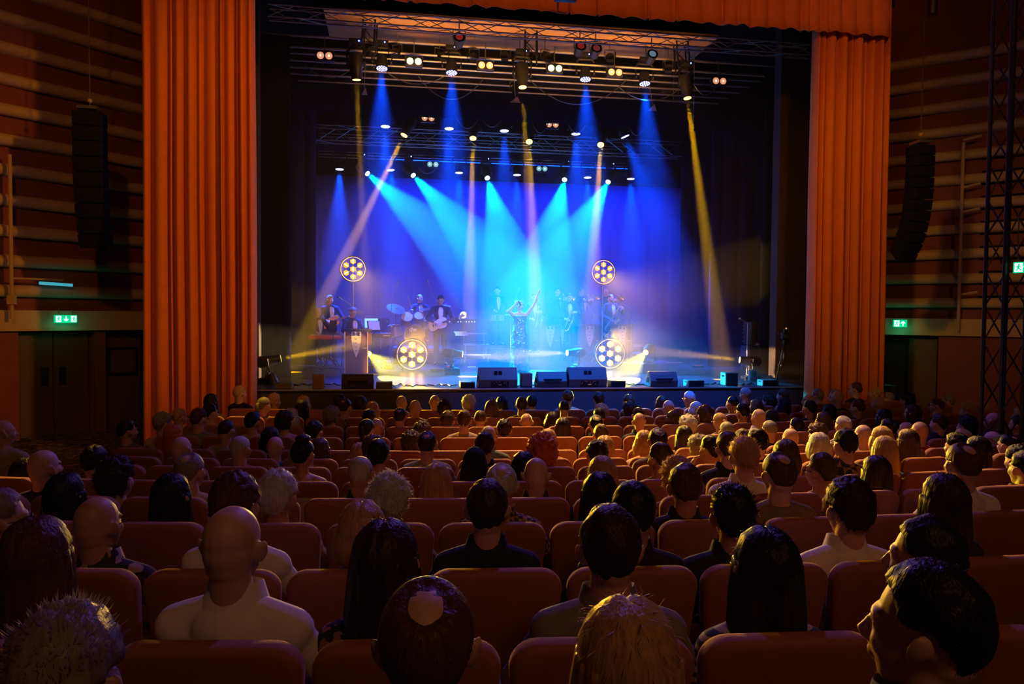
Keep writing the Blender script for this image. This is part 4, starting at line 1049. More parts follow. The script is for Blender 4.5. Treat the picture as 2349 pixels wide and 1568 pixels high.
    for q in (-1, 1): b.ball((q*0.031, 0.0835, 0.0), (0.0065, 0.004, 0.0055), nu=10, nv=6)
    e = b.mesh('eyes'); link_obj('eyes', e, body, M_['shine'], MH)
    b = MB()
    for q in (-1, 1): b.tube([(q*0.014, 0.092, 0.020), (q*0.032, 0.090, 0.026), (q*0.050, 0.076, 0.020)], [0.003, 0.0042, 0.002], n=6)
    e = b.mesh('eyebrows'); link_obj('eyebrows', e, body, HC['d' if not hair or hair[1] not in 'gw' else 'g'], MH)
    if glasses: spectacles(body, MH)
    return body, MH
def spectacles(body, MH):
    b = MB()
    for q in (-1, 1):
        b.tube([(q*0.034+0.024*math.cos(a*math.pi/6), 0.104-0.004*abs(math.cos(a*math.pi/6)), 0.0+0.018*math.sin(a*math.pi/6)) for a in range(12)], 0.0022, n=5, closed=True)
        b.tube([(q*0.058, 0.100, 0.004), (q*0.084, 0.06, 0.004), (q*0.090, 0.0, 0.002), (q*0.088, -0.012, -0.01)], 0.0022, n=5)
    b.tube([(-0.010, 0.105, 0.004), (0, 0.109, 0.007), (0.010, 0.105, 0.004)], 0.0022, n=5)
    return link_obj('glasses', b.mesh('glasses'), body, M_['shine'], MH)
M_['satin'] = mat('satin_lapel', (0.015, 0.015, 0.03), 0.3)
M_['shine'] = mat('polished_black', (0.012, 0.012, 0.014), 0.22)
# ---------------------------------------------------------------- gear on the stage
def P(px, py, z=ZS): return on_z(px, py, z)
def scale_at(p): return to_px(p)[2]/FPX          # metres per pixel at a point
box_m = mat('speaker_black', (0.05, 0.05, 0.055), 0.55); box_b = mat('speaker_brownish', (0.10, 0.07, 0.05), 0.6)
tanply = mat('plywood', (0.60, 0.42, 0.26), 0.7)
def wedge(px0, px1, py0, py1, label, io=True, tilt=0.16):
    p = P((px0+px1)/2, py1-1); s = scale_at(p); w = (px1-px0)*s; h = (py1-py0)*s*0.97
    o = empty('stage_monitor', (p.x, p.y, ZS), 0, label, 'stage monitor')
    b = MB()
    prof = [(-0.02, 0), (-0.05, h*0.40), (0.07, h), (0.16, h), (0.42, h*0.12), (0.42, 0)]
    n = len(prof); vs = [(-w/2, y, z) for y, z in prof]+[(w/2, y, z) for y, z in prof]
    b.add(vs, [tuple(range(n-1, -1, -1)), tuple(range(n, 2*n))]+[(i, (i+1) % n, n+(i+1) % n, n+i) for i in range(n)])
    c = b.build('cabinet', box_m, o, smooth=0); md = c.modifiers.new('b', 'BEVEL'); md.width = 0.008; md.segments = 2
    if io:
        for sg in (-1, 1):
            b = MB(); b.box((sg*w*0.055, 0.003, h*0.74), (w*0.09, 0.02, h*0.2), rot=(-0.2, 0, 0), bev=0.008); b.build('handle', M_['matte'], o)
        b = MB(); b.box((0.03, -0.042, h*0.2), (w*0.46, 0.01, h*0.26), rot=(0.11, 0, 0)); q = b.build('connector_panel', M_['matte'], o)
        rnd = random.Random(int(px0)); b = MB()
        for _ in range(14): b.cyl((rnd.uniform(-.2, .22)*w, -0.045, h*rnd.uniform(.12, .3)), (0, 0, 0), 0.007) if False else b.box((rnd.uniform(-.18, .22)*w, -0.05, h*rnd.uniform(.12, .3)), (0.014, 0.006, 0.010))
        b.box((0.03, -0.052, h*0.14), (0.06, 0.006, 0.022)); b.build('sockets', M_['chrome'], q)
    else:
        b = MB()
        for i in range(8): b.box((-w*0.24+w*0.48*i/7, -0.045, h*0.42), (w*0.045, 0.012, h*0.16))
        b.box((-0, -0.040, h*0.42), (w*0.62, 0.006, h*0.28)); b.build('vent_grille', M_['matte'], o)
    for sg in (-1, 1):
        b = MB(); b.box((sg*(w/2+0.002), 0.17, h*0.42), (0.006, 0.16, h*0.36), bev=0.002); b.build('side_grip', M_['matte'], o)
    return o
wedge(1098, 1187, 843, 889, 'large wedge monitor just left of the small upright box below the singer')
wedge(1303, 1393, 842, 888, 'large wedge monitor with paired handles right of the slotted monitor')
wedge(784, 856, 858, 892, 'brownish monitor with a slotted vent in front of the lectern', io=False)
wedge(1233, 1301, 853, 888, 'monitor with a faint slotted vent between two small gaps, right of the singer', io=False)
wedge(1490, 1555, 852, 887, 'blue lit monitor with slotted vent at the right of the stage front', io=False)
def small_box(px0, px1, py0, py1, label, side=True, col=None, depth=0.24):
    p = P((px0+px1)/2, py1-1); s = scale_at(p); w = (px1-px0)*s; h = (py1-py0)*s*0.93
    o = empty('fill_speaker', (p.x, p.y, ZS), 0, label, 'speaker')
    b = MB(); b.box((0, depth/2, h/2), (w, depth, h), bev=0.008); b.build('cabinet', col or box_b, o)
    b = MB(); b.box((0, -0.004, h/2), (w*0.9, 0.008, h*0.88)); b.build('grille', M_['matte'] if col is None else col, o)
    if side: b = MB(); b.box((-w/2-0.003, depth/2, h/2), (0.008, depth*0.96, h*0.94)); b.box((-w/2-0.008, depth*0.5, h*0.72), (0.01, depth*.4, h*.12), mi=1); b.build('side_panel', [tanply, M_['matte']], o)
    return o
brown2 = mat('brown_grille', (0.22, 0.11, 0.06), 0.7); limed = mat('olive_box', (0.10, 0.10, 0.03), 0.6)
small_box(631, 669, 878, 893, 'low dark box speaker at the far left of the stage edge', False, box_b)
small_box(717, 742, 858, 893, 'upright brown box speaker between the low dark box and the lectern monitor', False, brown2)
small_box(863, 900, 876, 892, 'low olive box speaker right of the lectern monitor', False, limed)
small_box(1056, 1090, 876, 890, 'low blue lit box left of the large wedge monitor', False)
small_box(1196, 1222, 855, 888, 'small upright box speaker with a white top below the singer', False, box_m)
small_box(1400, 1436, 873, 888, 'low box speaker right of the large wedge with paired handles', False)
small_box(1578, 1617, 872, 888, 'low dark box speaker with a pale left side near the right stage edge')
small_box(1664, 1694, 853, 885, 'upright box speaker with a bare plywood side at the right stage edge')
small_box(1749, 1788, 871, 886, 'low box speaker with a pale left side in front of the tripod')

# tuxedo fronts
plum = mat('plum_board', (0.10, 0.045, 0.05), 0.35, noise_s=3, noise_a=0.2); lapelm = mat('lapel_board', (0.17, 0.075, 0.07), 0.4)
def tux_front(o, w, h, z1, y=-0.002, parent=None, full=True):
    """white shirt front with bow tie, buttons and lapels laid on a board of width w; z1 = its top"""
    hh = h; ww = w*0.42
    b = MB(); pts = [(-ww/2, z1), (ww/2, z1)]
    for i in range(1, 8): t = i/7; pts.append((ww/2*(1-t**2.2)*(1+0.10*math.sin(t*3.1)), z1-hh*t))
    for i in range(6, 0, -1): t = i/7; pts.append((-ww/2*(1-t**2.2)*(1+0.10*math.sin(t*3.1)), z1-hh*t))
    b.prism(pts[::-1], 0.006, Matrix.Translation((0, y-0.012, 0))); b.build('shirt_panel', M_['white'], o, smooth=0)
    if full:
        for sg in (-1, 1):
            b = MB(); q = [(sg*ww*0.50, z1-0.03), (sg*w*0.49, z1-hh*0.22), (sg*w*0.42, z1-hh*0.34), (sg*w*0.48, z1-hh*0.40), (0, z1-hh*1.0)]
            if sg > 0: q = q[::-1]
            b.prism(q, 0.005, Matrix.Translation((0, y-0.006, 0))); b.build('lapel_panel', lapelm, o, smooth=0)
    b = MB(); bw = ww*0.40; zc = z1-hh*0.085
    for sg in (-1, 1):
        for k in range(3):
            a0 = k*2.1; r = bw*0.28
            c = Vector((sg*bw*(0.62+0.25*math.cos(a0)), y-0.017, zc+bw*0.36*math.sin(a0)))
            b.tube([c+Vector((sg*r*math.cos(t*0.7)*(1-t*0.09), 0, r*math.sin(t*0.7)*(1-t*0.09))) for t in range(9)], 0.004*w/0.55+0.002, n=5)
        b.tube([Vector((sg*bw*1.05, y-0.016, zc+bw*0.45)), Vector((sg*bw*0.4, y-0.016, zc+bw*0.1)), Vector((sg*bw*0.12, y-0.016, zc)), Vector((sg*bw*0.4, y-0.016, zc-bw*0.15)), Vector((sg*bw*1.0, y-0.016, zc-bw*0.5))], 0.004*w/0.55+0.002, n=5)
    b.cyl((0, y-0.014, zc), (0, y-0.020, zc), bw*0.09)
    b.build('bow_ornament', M_['black'], o)
    for k in range(4):
        b = MB(); z = z1-hh*(0.28+0.15*k); b.cyl((0, y-0.012, z), (0, y-0.022, z), 0.012*w/0.5, n=10); b.build('button', M_['black'], o)
p = P(817, 857); s = scale_at(p)
o = empty('lectern', p, 0.0, 'tall lectern painted with a tuxedo shirt front and bow tie', 'lectern')
W, H = 53*s, 98*s
b = MB(); b.box((0, 0.16, H/2), (W*0.96, 0.3, H*0.97)); b.build('body', plum, o, smooth=0)
for sg in (-1, 1): b = MB(); b.box((sg*W*0.485, 0.0, H/2), (0.022, 0.03, H*0.97)); b.build('edge_strip', mat('edge_strip', (0.5, 0.42, 0.36), 0.3, 0.3), o, smooth=0)
b = MB(); b.box((0.01, 0.18, H+0.02), (W*1.24, 0.46, 0.05), bev=0.008); b.build('top', M_['black'], o)
b = MB(); b.box((W*0.55, 0.2, H*0.82), (0.08, 0.3, H*0.28)); b.build('side_shelf', M_['wood'], o, smooth=0)
tux_front(o, W*0.95, 60*s, H*0.985)
b = MB(); b.box((W*0.36, -0.006, H*0.60), (W*0.18, 0.006, 0.014)); b.build('brand_plate', M_['alu'], o)
YS = 21.9
for i, (px, w_, l) in enumerate([(1262, 44, 'blue hazed music stand with tuxedo front, right behind the singer'), (1290, 40, 'hazed music stand turned sideways with half a tuxedo front showing'), (1353, 46, 'music stand with tuxedo front in front of the trombonist'), (1427, 46, 'music stand with tuxedo front right of the baritone saxophone')]):
    p = on_y(px, 746, YS if i != 1 else YS+0.5); s = scale_at(p); h = p.z-ZS
    o = empty('music_stand', (p.x, p.y, ZS), 0 if i != 1 else 0.9, l, 'music stand')
    b = MB(); b.box((0, 0.02, h*0.56), (w_*s*1.12, 0.03, h*0.88)); b.build('front_board', plum, o, smooth=0)
    b = MB(); b.box((0, 0.14, h), (w_*s*1.2, 0.3, 0.025), rot=(-0.12, 0, 0)); b.build('desk', plum, o, smooth=0)
    b = MB(); b.box((0, 0.1, h*0.06), (w_*s*1.0, 0.34, h*0.12)); b.build('foot', M_['black'], o, smooth=0)
    tux_front(o, w_*s, 49*s, h*0.985, full=(i != 1))
    b = MB(); b.box((w_*s*0.36, 0.0, h*0.58), (w_*s*0.16, 0.006, 0.012)); b.build('brand_plate', M_['alu'], o)

# wheel lights with seven hexagonal lamps
def wheel_light(c, R, label, yaw=0.0, pole=None):
    o = empty('wheel_light', c, yaw, label, 'stage light', 'round amber lights with seven hexagons')
    del o['group']
    b = MB(); b.tube([(R*math.cos(a*math.pi/24), 0, R*math.sin(a*math.pi/24)) for a in range(48)], R*0.035, n=8, closed=True); b.build('outer_ring', M_['black'], o)
    b = MB(); b.tube([(R*0.92*math.cos(a*math.pi/24), -0.03, R*0.92*math.sin(a*math.pi/24)) for a in range(48)], R*0.018, n=6, closed=True); b.build('inner_ring', M_['steel'], o)
    hexes = [(0, 0)]+[(R*0.60*math.sin(i*math.pi/3), R*0.60*math.cos(i*math.pi/3)) for i in range(6)]
    b = MB()
    for x, z in hexes[1:]: b.cyl((0, 0.03, 0), (x*1.6, 0.02, z*1.6), R*0.02, n=6)
    b.build('spokes', M_['black'], o)
    for i, (x, z) in enumerate(hexes):
        r = R*0.215; M = Matrix.Translation((x, -0.02, z)) @ Matrix.Rotation(math.pi/2, 4, 'X')
        b = MB(); M2 = M @ Matrix.Rotation(math.pi/6 if i in (0, 1, 4) else math.pi/6, 4, 'Z')
        b.lathe([(r*1.12, -0.05), (r*1.12, 0.012), (r*1.0, 0.014), (r*0.98, 0.0), (0.0, -0.004)], M2, 6, 0); b.lathe([(r*0.97, 0.002), (0.0, 0.002)], M2, 6, 1)
        hx = b.build('hexagon_lamp', [M_['black'], M_['gold']], o, smooth=0)
        ang = [0, 0, -math.pi/3, math.pi/3, 0, -math.pi/3, math.pi/3][i]
        ang = {0: 0, 1: 0, 4: 0, 2: math.radians(-60), 5: math.radians(-60), 3: math.radians(60), 6: math.radians(60)}[i]
        b = MB(); dx, dz = math.sin(-ang), math.cos(ang); b.cyl((x-dx*r*0.7, -0.038, z-dz*r*0.7), (x+dx*r*0.7, -0.038, z+dz*r*0.7), r*0.14, n=8); b.build('filament', M_['goldhot'], hx)
    if pole:
        b = MB(); zf = ZS-c.z
        b.cyl((0, 0.04, -R), (0, 0.04, zf+0.5), 0.022, n=10); b.cyl((0, 0.04, zf+0.9), (0, 0.04, zf+0.1), 0.03, n=10)
        for k in range(3): a = k*2.1; b.cyl((0, 0.04, zf+0.45), (0.42*math.sin(a), 0.04+0.42*math.cos(a), zf+0.015), 0.012, n=6)
        b.build('stand', M_['alu'], o)
    else:
        b = MB(); zf = ZS-c.z
        for sg in (-1, 1):
            b.cyl((sg*R*0.5, 0.0, zf+R*0.22), (sg*R*0.62, 0.16, zf+0.012), 0.012, n=6); b.cyl((sg*R*0.5, 0, zf+R*0.22), (sg*R*0.6, -0.12, zf+0.012), 0.012, n=6)
        b.build('feet', M_['black'], o)
    return o
def wl(px, py, rpx, y, label, yaw=0, pole=False):
    c = on_y(px, py, y); R = rpx*scale_at(c)
    if not pole: c.z = ZS+R*1.04
    wheel_light(c, R, label, yaw, pole)
    L = bpy.data.lights.new('wheel_glow', 'AREA'); L.energy = 22; L.color = (1, .45, .08); L.shape = 'DISK'; L.size = R*1.6
    lo = bpy.data.objects.new('wheel_glow', L); COL.objects.link(lo); lo.location = c+Vector((0, -0.09, 0)); lo.rotation_euler = (math.radians(90), 0, 0)
for px_, py_, y_, pw_, tx_, an_ in ((945, 775, 16.9, 3600, 1.2, 30), (1399, 772, 16.9, 4600, 4.4, 30), (812, 617, 20.6, 2500, 1.2, 19), (1384, 624, 21.3, 4500, 4.2, 19)):
    q_ = on_y(px_, py_, y_); spot(q_, (tx_, 7.6, 0.9 if y_ > 18 else 1.3), pw_, (1.0, 0.52, 0.02), an_, 0.8, 0.15, 'wheel_lamp')
wl(945, 813, 37, P(945, 851).y, 'round amber light with seven hexagons standing on the floor left of centre', 0.05)
wl(1399, 809, 36, P(1399, 848).y, 'round amber light with seven hexagons standing on the floor right of centre', -0.1)
wl(810, 617, 30, 20.9, 'round amber light with seven hexagons on a tall pole above the pianist', 0.0, True)
wl(1384, 624, 29, 21.6, 'round amber light with seven hexagons raised above the trombonists', 0.0, True)

# risers and steps
RZ1, RZ2, RZD = 1.22, 1.42, 1.40
deck = mat('riser_deck', (0.05, 0.05, 0.07), 0.5); edge_m = mat('riser_edge', (0.26, 0.19, 0.24), 0.4)
def riser(px0, px1, y0, y1, z, label):
    x0, x1 = on_y(px0, 800, y0).x, on_y(px1, 800, y0).x
    o = empty('stage_riser', ((x0+x1)/2, (y0+y1)/2, ZS), 0, label, 'stage riser')
    b = MB(); b.box((0, 0, (z-ZS)-0.05), (x1-x0, y1-y0, 0.10)); b.build('deck', deck, o, smooth=0)
    b = MB(); b.box((0, -(y1-y0)/2+0.02, (z-ZS)/2-0.05), (x1-x0-0.02, 0.03, z-ZS-0.102)); b.build('skirt', M_['matte'], o, smooth=0)
    b = MB(); b.box((0, -(y1-y0)/2-0.006, z-ZS-0.02), (x1-x0, 0.012, 0.035)); b.build('edge', edge_m, o, smooth=0)
    for sx in (-1, 1): b = MB(); b.box((sx*((x1-x0)/2-0.04), (y1-y0)/2-0.05, (z-ZS)/2-0.05), (0.05, 0.05, z-ZS-0.11)); b.build('leg', M_['alu'], o, smooth=0)
riser(902, 1034, 20.9, 23.2, RZD, 'drum riser with a black skirt behind the guitarist')
riser(1196, 1485, 22.3, 23.2, RZ1, 'front riser under the saxophone players')
riser(1090, 1485, 23.22, 24.15, RZ2, 'rear riser under the trombonists and the percussionist')
for i, (py, pa, pb2, y) in enumerate([(763, 1068, 1117, 22.9), (789, 1065, 1122, 22.3), (813, 1062, 1127, 21.7)]):
    a_, b_ = on_y(pa, py, y), on_y(pb2, py, y); b = MB(); 
    b.box(((a_.x+b_.x)/2, y+0.16, a_.z-0.02), (b_.x-a_.x, 0.32, 0.04)); 
    for sx in (a_.x+0.06, b_.x-0.06): b.box((sx, y+0.25, (a_.z-0.04+ZS)/2), (0.04, 0.04, a_.z-0.04-ZS))
    tag(b.build('step_platform', edge_m, smooth=0), ['top', 'middle', 'lowest'][i]+' pink edged step platform right of the guitarist', 'platform')

# drums
shellm = mat('silver_oyster', (0.45, 0.45, 0.55), 0.25, 0.3, noise_s=14, noise_a=0.4, stretch=(1, 1, 4)); drumhead = mat('drum_head', (0.70, 0.55, 0.50), 0.5)
kit = empty('drum_kit', (on_y(955, 800, 21.9).x, 21.9, RZD), 0, 'silver drum kit on the riser with a dark front bass drum', 'drum kit')
def kp(px, py, y):
    q = on_y(px, py, y); return q-kit.location
def drum(name, c, ax, r, d, parent, front=None, legs=False):
    ax = Vector(ax).normalized(); M = Matrix.Translation(c) @ ax.to_track_quat('Z', 'Y').to_matrix().to_4x4()
    b = MB(); b.lathe([(r, -d/2), (r, d/2)], M, 24); o_ = b.build(name, shellm, parent)
    for z, nm, m in ((d/2, 'drum_skin', front or drumhead), (-d/2, 'drum_skin', drumhead)):
        b = MB(); b.cyl(M @ Vector((0, 0, z-0.004)), M @ Vector((0, 0, z+0.004)), r*0.96, n=24); b.build(nm, m, o_)
        b = MB(); b.tube([M @ Vector((r*1.02*math.cos(a*math.pi/12), r*1.02*math.sin(a*math.pi/12), z)) for a in range(24)], 0.012, n=6, closed=True); b.build('hoop', M_['chrome'], o_)
    b = MB()
    for a in range(8): an = a*math.pi/4; b.cyl(M @ Vector((r*1.04*math.cos(an), r*1.04*math.sin(an), -d*.4)), M @ Vector((r*1.04*math.cos(an), r*1.04*math.sin(an), d*.4)), 0.007, n=5)
    b.build('tension_rods', M_['chrome'], o_)
    return o_
bd = drum('bass_drum', kp(951, 768, 21.6), (0, -1, 0), 0.285, 0.42, kit, mat('bass_drum_front', (0.03, 0.02, 0.06), 0.25))
def word(txt, size, loc, m, parent, rx=90, rz=0, name='lettering', ext=0.002):
    cu = bpy.data.curves.new('t', 'FONT'); cu.body = txt; cu.size = size; cu.align_x = 'CENTER'; cu.align_y = 'CENTER'; cu.extrude = ext; cu.offset = size*0.02
    t = bpy.data.objects.new('t', cu); COL.objects.link(t); dg = bpy.context.evaluated_depsgraph_get(); me = bpy.data.meshes.new_from_object(t.evaluated_get(dg))
    bpy.data.objects.remove(t); me.name = name; me.materials.clear(); me.materials.append(m)
    o_ = bpy.data.objects.new(name, me); COL.objects.link(o_); o_.parent = parent; o_.location = loc; o_.rotation_euler = (math.radians(rx), 0, math.radians(rz)); return o_
c = kp(947, 755, 21.6); word('dw', 0.17, (c.x, c.y-0.222, c.z), M_['white'], bd)
drum('rack_tom', kp(933, 731, 21.5), (0.05, -0.75, 0.55), 0.165, 0.22, kit); drum('rack_tom', kp(961, 729, 21.55), (0.0, -0.7, 0.6), 0.14, 0.2, kit)
drum('floor_tom', kp(906, 758, 21.5), (-0.1, -0.15, 1), 0.19, 0.30, kit); drum('floor_tom', kp(974, 741, 21.8), (0, -.3, 1), 0.17, 0.22, kit)
drum('snare_drum', kp(984, 745, 21.9), (0, -.3, 1), 0.17, 0.13, kit)
def stand(b, x, y, z, zf, r=0.010, spread=0.26):
    b.cyl((x, y, z), (x, y, zf+0.12), r, n=8)
    for k in range(3): a = k*2.1+0.4; b.cyl((x, y, zf+0.3), (x+spread*math.sin(a), y+spread*math.cos(a), zf+0.01), r*0.8, n=6)
def cymbal(px, py, y, r, tilt, parent):
    c_ = kp(px, py, y); M = Matrix.Translation(c_) @ Euler(tilt).to_matrix().to_4x4()
    b = MB(); b.lathe([(r, 0.0), (r*.6, .012), (r*.2, .02), (r*.15, .035), (0.01, .045), (0.0, .04), (r*.13, .03), (r*.2, .014), (r, -0.004)], M, 28); q = b.build('cymbal', mat('bronze', (0.55, 0.32, 0.22), 0.3, 0.9), parent)
    b = MB(); stand(b, c_.x, c_.y, c_.z, 0); b.build('stand', M_['chrome'], q)
cymbal(908, 708, 21.5, 0.27, (0.5, 0.28, 0), kit); cymbal(975, 709, 21.6, 0.15, (0.25, 0, 0), kit); cymbal(1022, 701, 22.2, 0.16, (0.2, 0.1, 0), kit)
b = MB(); b.cyl((kp(930, 765, 22.1)), (kp(930, 765, 22.1)+Vector((0, 0.9, 0))), 0.0) if False else None
b.cyl((0.12, 0.85, 0.40), (0.12, 0.85, 0.48), 0.17, n=20); stand(b, 0.12, 0.85, 0.40, 0, 0.014); b.build('stool', M_['black'], kit)
# microphones on stands
def mic_stand(base, top, head, label, zf=ZS, round_base=False, mic_len=0.16):
    base = Vector(base); top = Vector(top); head = Vector(head)
    o_ = empty('microphone_stand', (base.x, base.y, zf), 0, label, 'microphone stand'); L = o_.location
    b = MB(); b.cyl(Vector((base.x, base.y, zf))-L, top-L, 0.009, n=8)
    b.build('pole', M_['steel'], o_)
    b = MB()
    if round_base: b.cyl((0, 0, 0), (0, 0, 0.02), 0.14, n=24)
    else:
        for k in range(3): a = k*2.1+0.5; b.cyl((0, 0, 0.28), (0.30*math.sin(a), 0.30*math.cos(a), 0.01), 0.009, n=6)
    b.build('base', M_['black'], o_)
    if (head-top).length > 0.05: b = MB(); d = (head-top).normalized(); b.cyl(top-L-d*0.15, head-L, 0.008, n=8); b.build('boom', M_['steel'], o_)
    d = (head-top).normalized() if (head-top).length > 0.05 else Vector((0.8, 0.3, 0.3)).normalized()
    b = MB(); h0 = head-L; b.cyl(h0, h0+d*mic_len*0.7, 0.012, 0.018, 10); b.ball(h0+d*mic_len*0.85, 0.028, nu=12, nv=8); b.build('microphone', M_['steel'], o_)
    return o_
def ms(bx, by, tx, ty, hx, hy, y, label, dy=0, **k):
    t = on_y(tx, ty, y); h = on_y(hx, hy, y+dy); mic_stand((t.x, y, 0), t, h, label, **k)
ms(0, 0, 727, 712, 751, 689, 20.9, 'boom microphone in front of the bass player and above the bald keyboard player')
ms(0, 0, 814, 705, 786, 687, 21.3, 'boom microphone pointing left beside the lit pole of the wheel light')
ms(0, 0, 898, 684, 911, 655, 21.2, 'left overhead microphone boom above the drum kit')
ms(0, 0, 999, 690, 985, 655, 21.6, 'right overhead microphone boom above the drum kit, beside the guitarist')
ms(0, 0, 874, 700, 873, 684, 21.0, 'thin microphone stand left of the large cymbal')
ms(0, 0, 1715, 742, 1709, 738, 16.2, 'lone microphone on a straight stand at the right side of the stage', mic_len=0.17)
ms(0, 0, 1440, 715, 1420, 691, 21.6, 'boom microphone in front of the baritone saxophone player, the higher one')
ms(0, 0, 1449, 735, 1436, 718, 21.5, 'boom microphone right of the baritone saxophone, the lower one')
ms(0, 0, 1362, 720, 1345, 696, 21.8, 'slanted microphone stand in front of the trombonist on the left')
ms(0, 0, 1183, 685, 1187, 672, 22.0, 'hazed overhead microphone behind the singer')
# keyboards
def keyboard(pxa, pxb, py, y, z, m, label, rz=0.0, d=0.32):
    a_, b_ = on_y(pxa, py, y), on_y(pxb, py, y); w = (b_-a_).length; c_ = (a_+b_)/2
    o_ = empty('keyboard', (c_.x, y, ZS), rz, label, 'keyboard'); h = c_.z-ZS
    b = MB(); b.box((0, 0, h), (w, d, 0.10), bev=0.01); b.build('case', m, o_)
    b = MB(); b.box((0, 0.06, h+0.052), (w*0.92, d*0.42, 0.02)); kk = b.build('white_keys', M_['white'], o_, smooth=0)
    b = MB(); n = int(w/0.034)
    for i in range(n):
        if i % 7 not in (2, 6): b.box((-w*0.45+i*w*0.9/n, 0.02, h+0.066), (0.014, d*0.26, 0.012))
    b.build('black_keys', M_['black'], o_, smooth=0)
    b = MB()
    for sg in (-1, 1): b.cyl((-sg*w*0.3, -0.08, h-0.05), (sg*w*0.3, -0.05, 0.02), 0.014, n=6); b.cyl((-sg*w*0.3, 0.1, h-0.05), (sg*w*0.3, 0.12, 0.02), 0.014, n=6); b.cyl((sg*w*.3, -.2, .02), (sg*w*.3, .25, .02), 0.014, n=6)
    b.build('stand', M_['black'], o_)
    return o_, w, h
redm = mat('red_case', (0.55, 0.03, 0.04), 0.3)
kA, wA, hA = keyboard(709, 786, 773, 19.9, 0, redm, 'red stage piano in front of the bald player', 0.0)
kB, wB, hB = keyboard(846, 898, 769, 19.2, 0, M_['black'], 'black keyboard right of the lectern', 0.0)
word('YAMAHA', 0.045, (wB*0.28, -0.165, hB+0.0), M_['white'], kB, name='lettering')
# laptop, paper on a stand
p = on_y(853, 752, 19.5); o = empty('laptop', p, 0.15, 'open laptop with a greenish screen behind the black keyboard', 'laptop')
b = MB(); b.box((0, 0.1, 0.12), (0.33, 0.012, 0.24), rot=(-0.2, 0, 0)); b.build('lid', M_['screen'], o, smooth=0); b = MB(); b.box((0, 0, 0), (0.34, 0.22, 0.016)); b.build('base', M_['alu'], o)
b = MB(); b.cyl((0, 0, 0), (0, 0, -p.z+ZS), 0.02); b.cyl((0, 0, -p.z+ZS), (0, 0, -p.z+ZS+0.02), 0.16); b.build('stand', M_['black'], o)
def sheet_stand(px, py, y, label, tilt=-0.35, w=0.34, h=0.26, yaw=0.2, paper=True, flat=False):
    p = on_y(px, py, y); o = empty('sheet_stand', (p.x, p.y, ZS), yaw, label, 'music stand'); z = p.z-ZS
    b = MB(); b.box((0, 0, z), (w, 0.01, h), rot=(tilt, 0, 0)); b.build('desk', M_['black'], o, smooth=0)
    if paper: b = MB(); b.box((0, -0.012, z+0.01), (w*0.8, 0.004, h*0.85), rot=(tilt, 0, 0)); b.build('sheet_music', mat('paper', (0.6, 0.6, 0.65), 0.7), o, smooth=0)
    b = MB(); stand(b, 0, 0.02, z, 0); b.build('stand', M_['black'], o)
sheet_stand(858, 747, 18.9, 'music stand with white sheets over the black keyboard', yaw=0.35)
sheet_stand(764, 745, 19.4, 'black tablet stand between the bald keyboard player and the pianist', paper=False, w=0.18, h=0.24, yaw=-0.2)
sheet_stand(1058, 765, 20.2, 'black music stand tilted flat, right of the guitarist', tilt=-1.1, w=0.36, h=0.24, paper=False)
# amplifiers
for px, py, w, h, y, l in ((865, 742, .7, .32, 22.6, 'small amplifier with three round knobs left of the drum kit'), (1060, 742, .9, .3, 23.0, 'wide amplifier with a row of small lights behind the guitarist')):
    p = on_y(px, py, y); o = empty('amplifier', (p.x, y, ZS), 0, l, 'amplifier'); z = p.z-ZS
    b = MB(); b.box((0, 0.15, z/2+h/4), (w, 0.3, z+h/2)); b.build('cabinet', M_['matte'], o)
    b = MB(); n = 3 if 'three' in l else 10
    for i in range(n): b.cyl((-w*0.42+w*0.84*i/(n-1), -0.002, z+h*.2), (-w*0.42+w*0.84*i/(n-1), -0.02, z+h*.2), 0.022 if n == 3 else 0.013, n=10)
    b.build('knobs', M_['lampwhite'] if n > 3 else M_['chrome'], o)
# bongos and percussion
p = on_y(1140, 722, 22.9); o = empty('bongo_drums', (p.x, p.y, RZ1-0.22), 0, 'pair of hazed bongos on a stand in front of the percussionist', 'bongos'); z = p.z-o.location.z
for dx, r in ((-0.13, .13), (0.13, .12)): q = drum('drum', (dx, 0, z-0.09), (0, 0, 1), r, 0.2, o)
b = MB(); stand(b, 0, 0, z-0.1, 0, .014, .3); b.build('stand', M_['chrome'], o)
p = on_y(1172, 722, 22.7); o = empty('percussion_table', (p.x, p.y, ZS), 0, 'small pale percussion tray right of the bongos', 'table'); z = p.z-ZS
b = MB(); b.box((0, 0, z), (.34, .3, .04), bev=.01); b.build('tray', M_['white'], o); b = MB(); stand(b, 0, 0, z, 0, .014, .3); b.build('stand', M_['chrome'], o)
# right side of the stage: cases, tripod, power blocks
p = P(1740, 851); s = scale_at(p); o = empty('flight_case', (p.x+0.05, 18.2, ZS), 0.12, 'ribbed black flight case standing open at the right side of the stage', 'case'); 
p0 = on_y(1722, 770, 18.2); zc = p0.z-ZS
b = MB(); b.box((0, 0.1, 0.32), (0.52, 0.4, 0.62), bev=0.02); b.build('lower_case', box_m, o)
b = MB(); b.box((-0.12, 0.1, 0.95), (0.16, 0.36, 0.58), bev=0.02); b.box((0.12, 0.22, 0.95), (0.34, 0.06, 0.56), bev=0.01)
for k in range(5): b.box((-0.215, 0.1, 0.74+k*0.1), (0.03, 0.34, 0.025))
b.build('upright_lid', box_m, o)
b = MB(); b.tube([(-0.02, 0.1, 1.25), (0, 0.1, 1.30), (0.14, 0.1, 1.31), (0.18, 0.1, 1.25)], 0.012, n=6); b.build('carry_handle', M_['black'], o)
b = MB(); b.box((0.1, -0.02, 0.67), (0.3, 0.2, 0.05)); b.ball((0.2, 0.05, 0.80), (0.05, 0.04, 0.16)); b.build('cloth', mat('lilac_cloth', (0.5, 0.4, 0.6), 0.8), o)
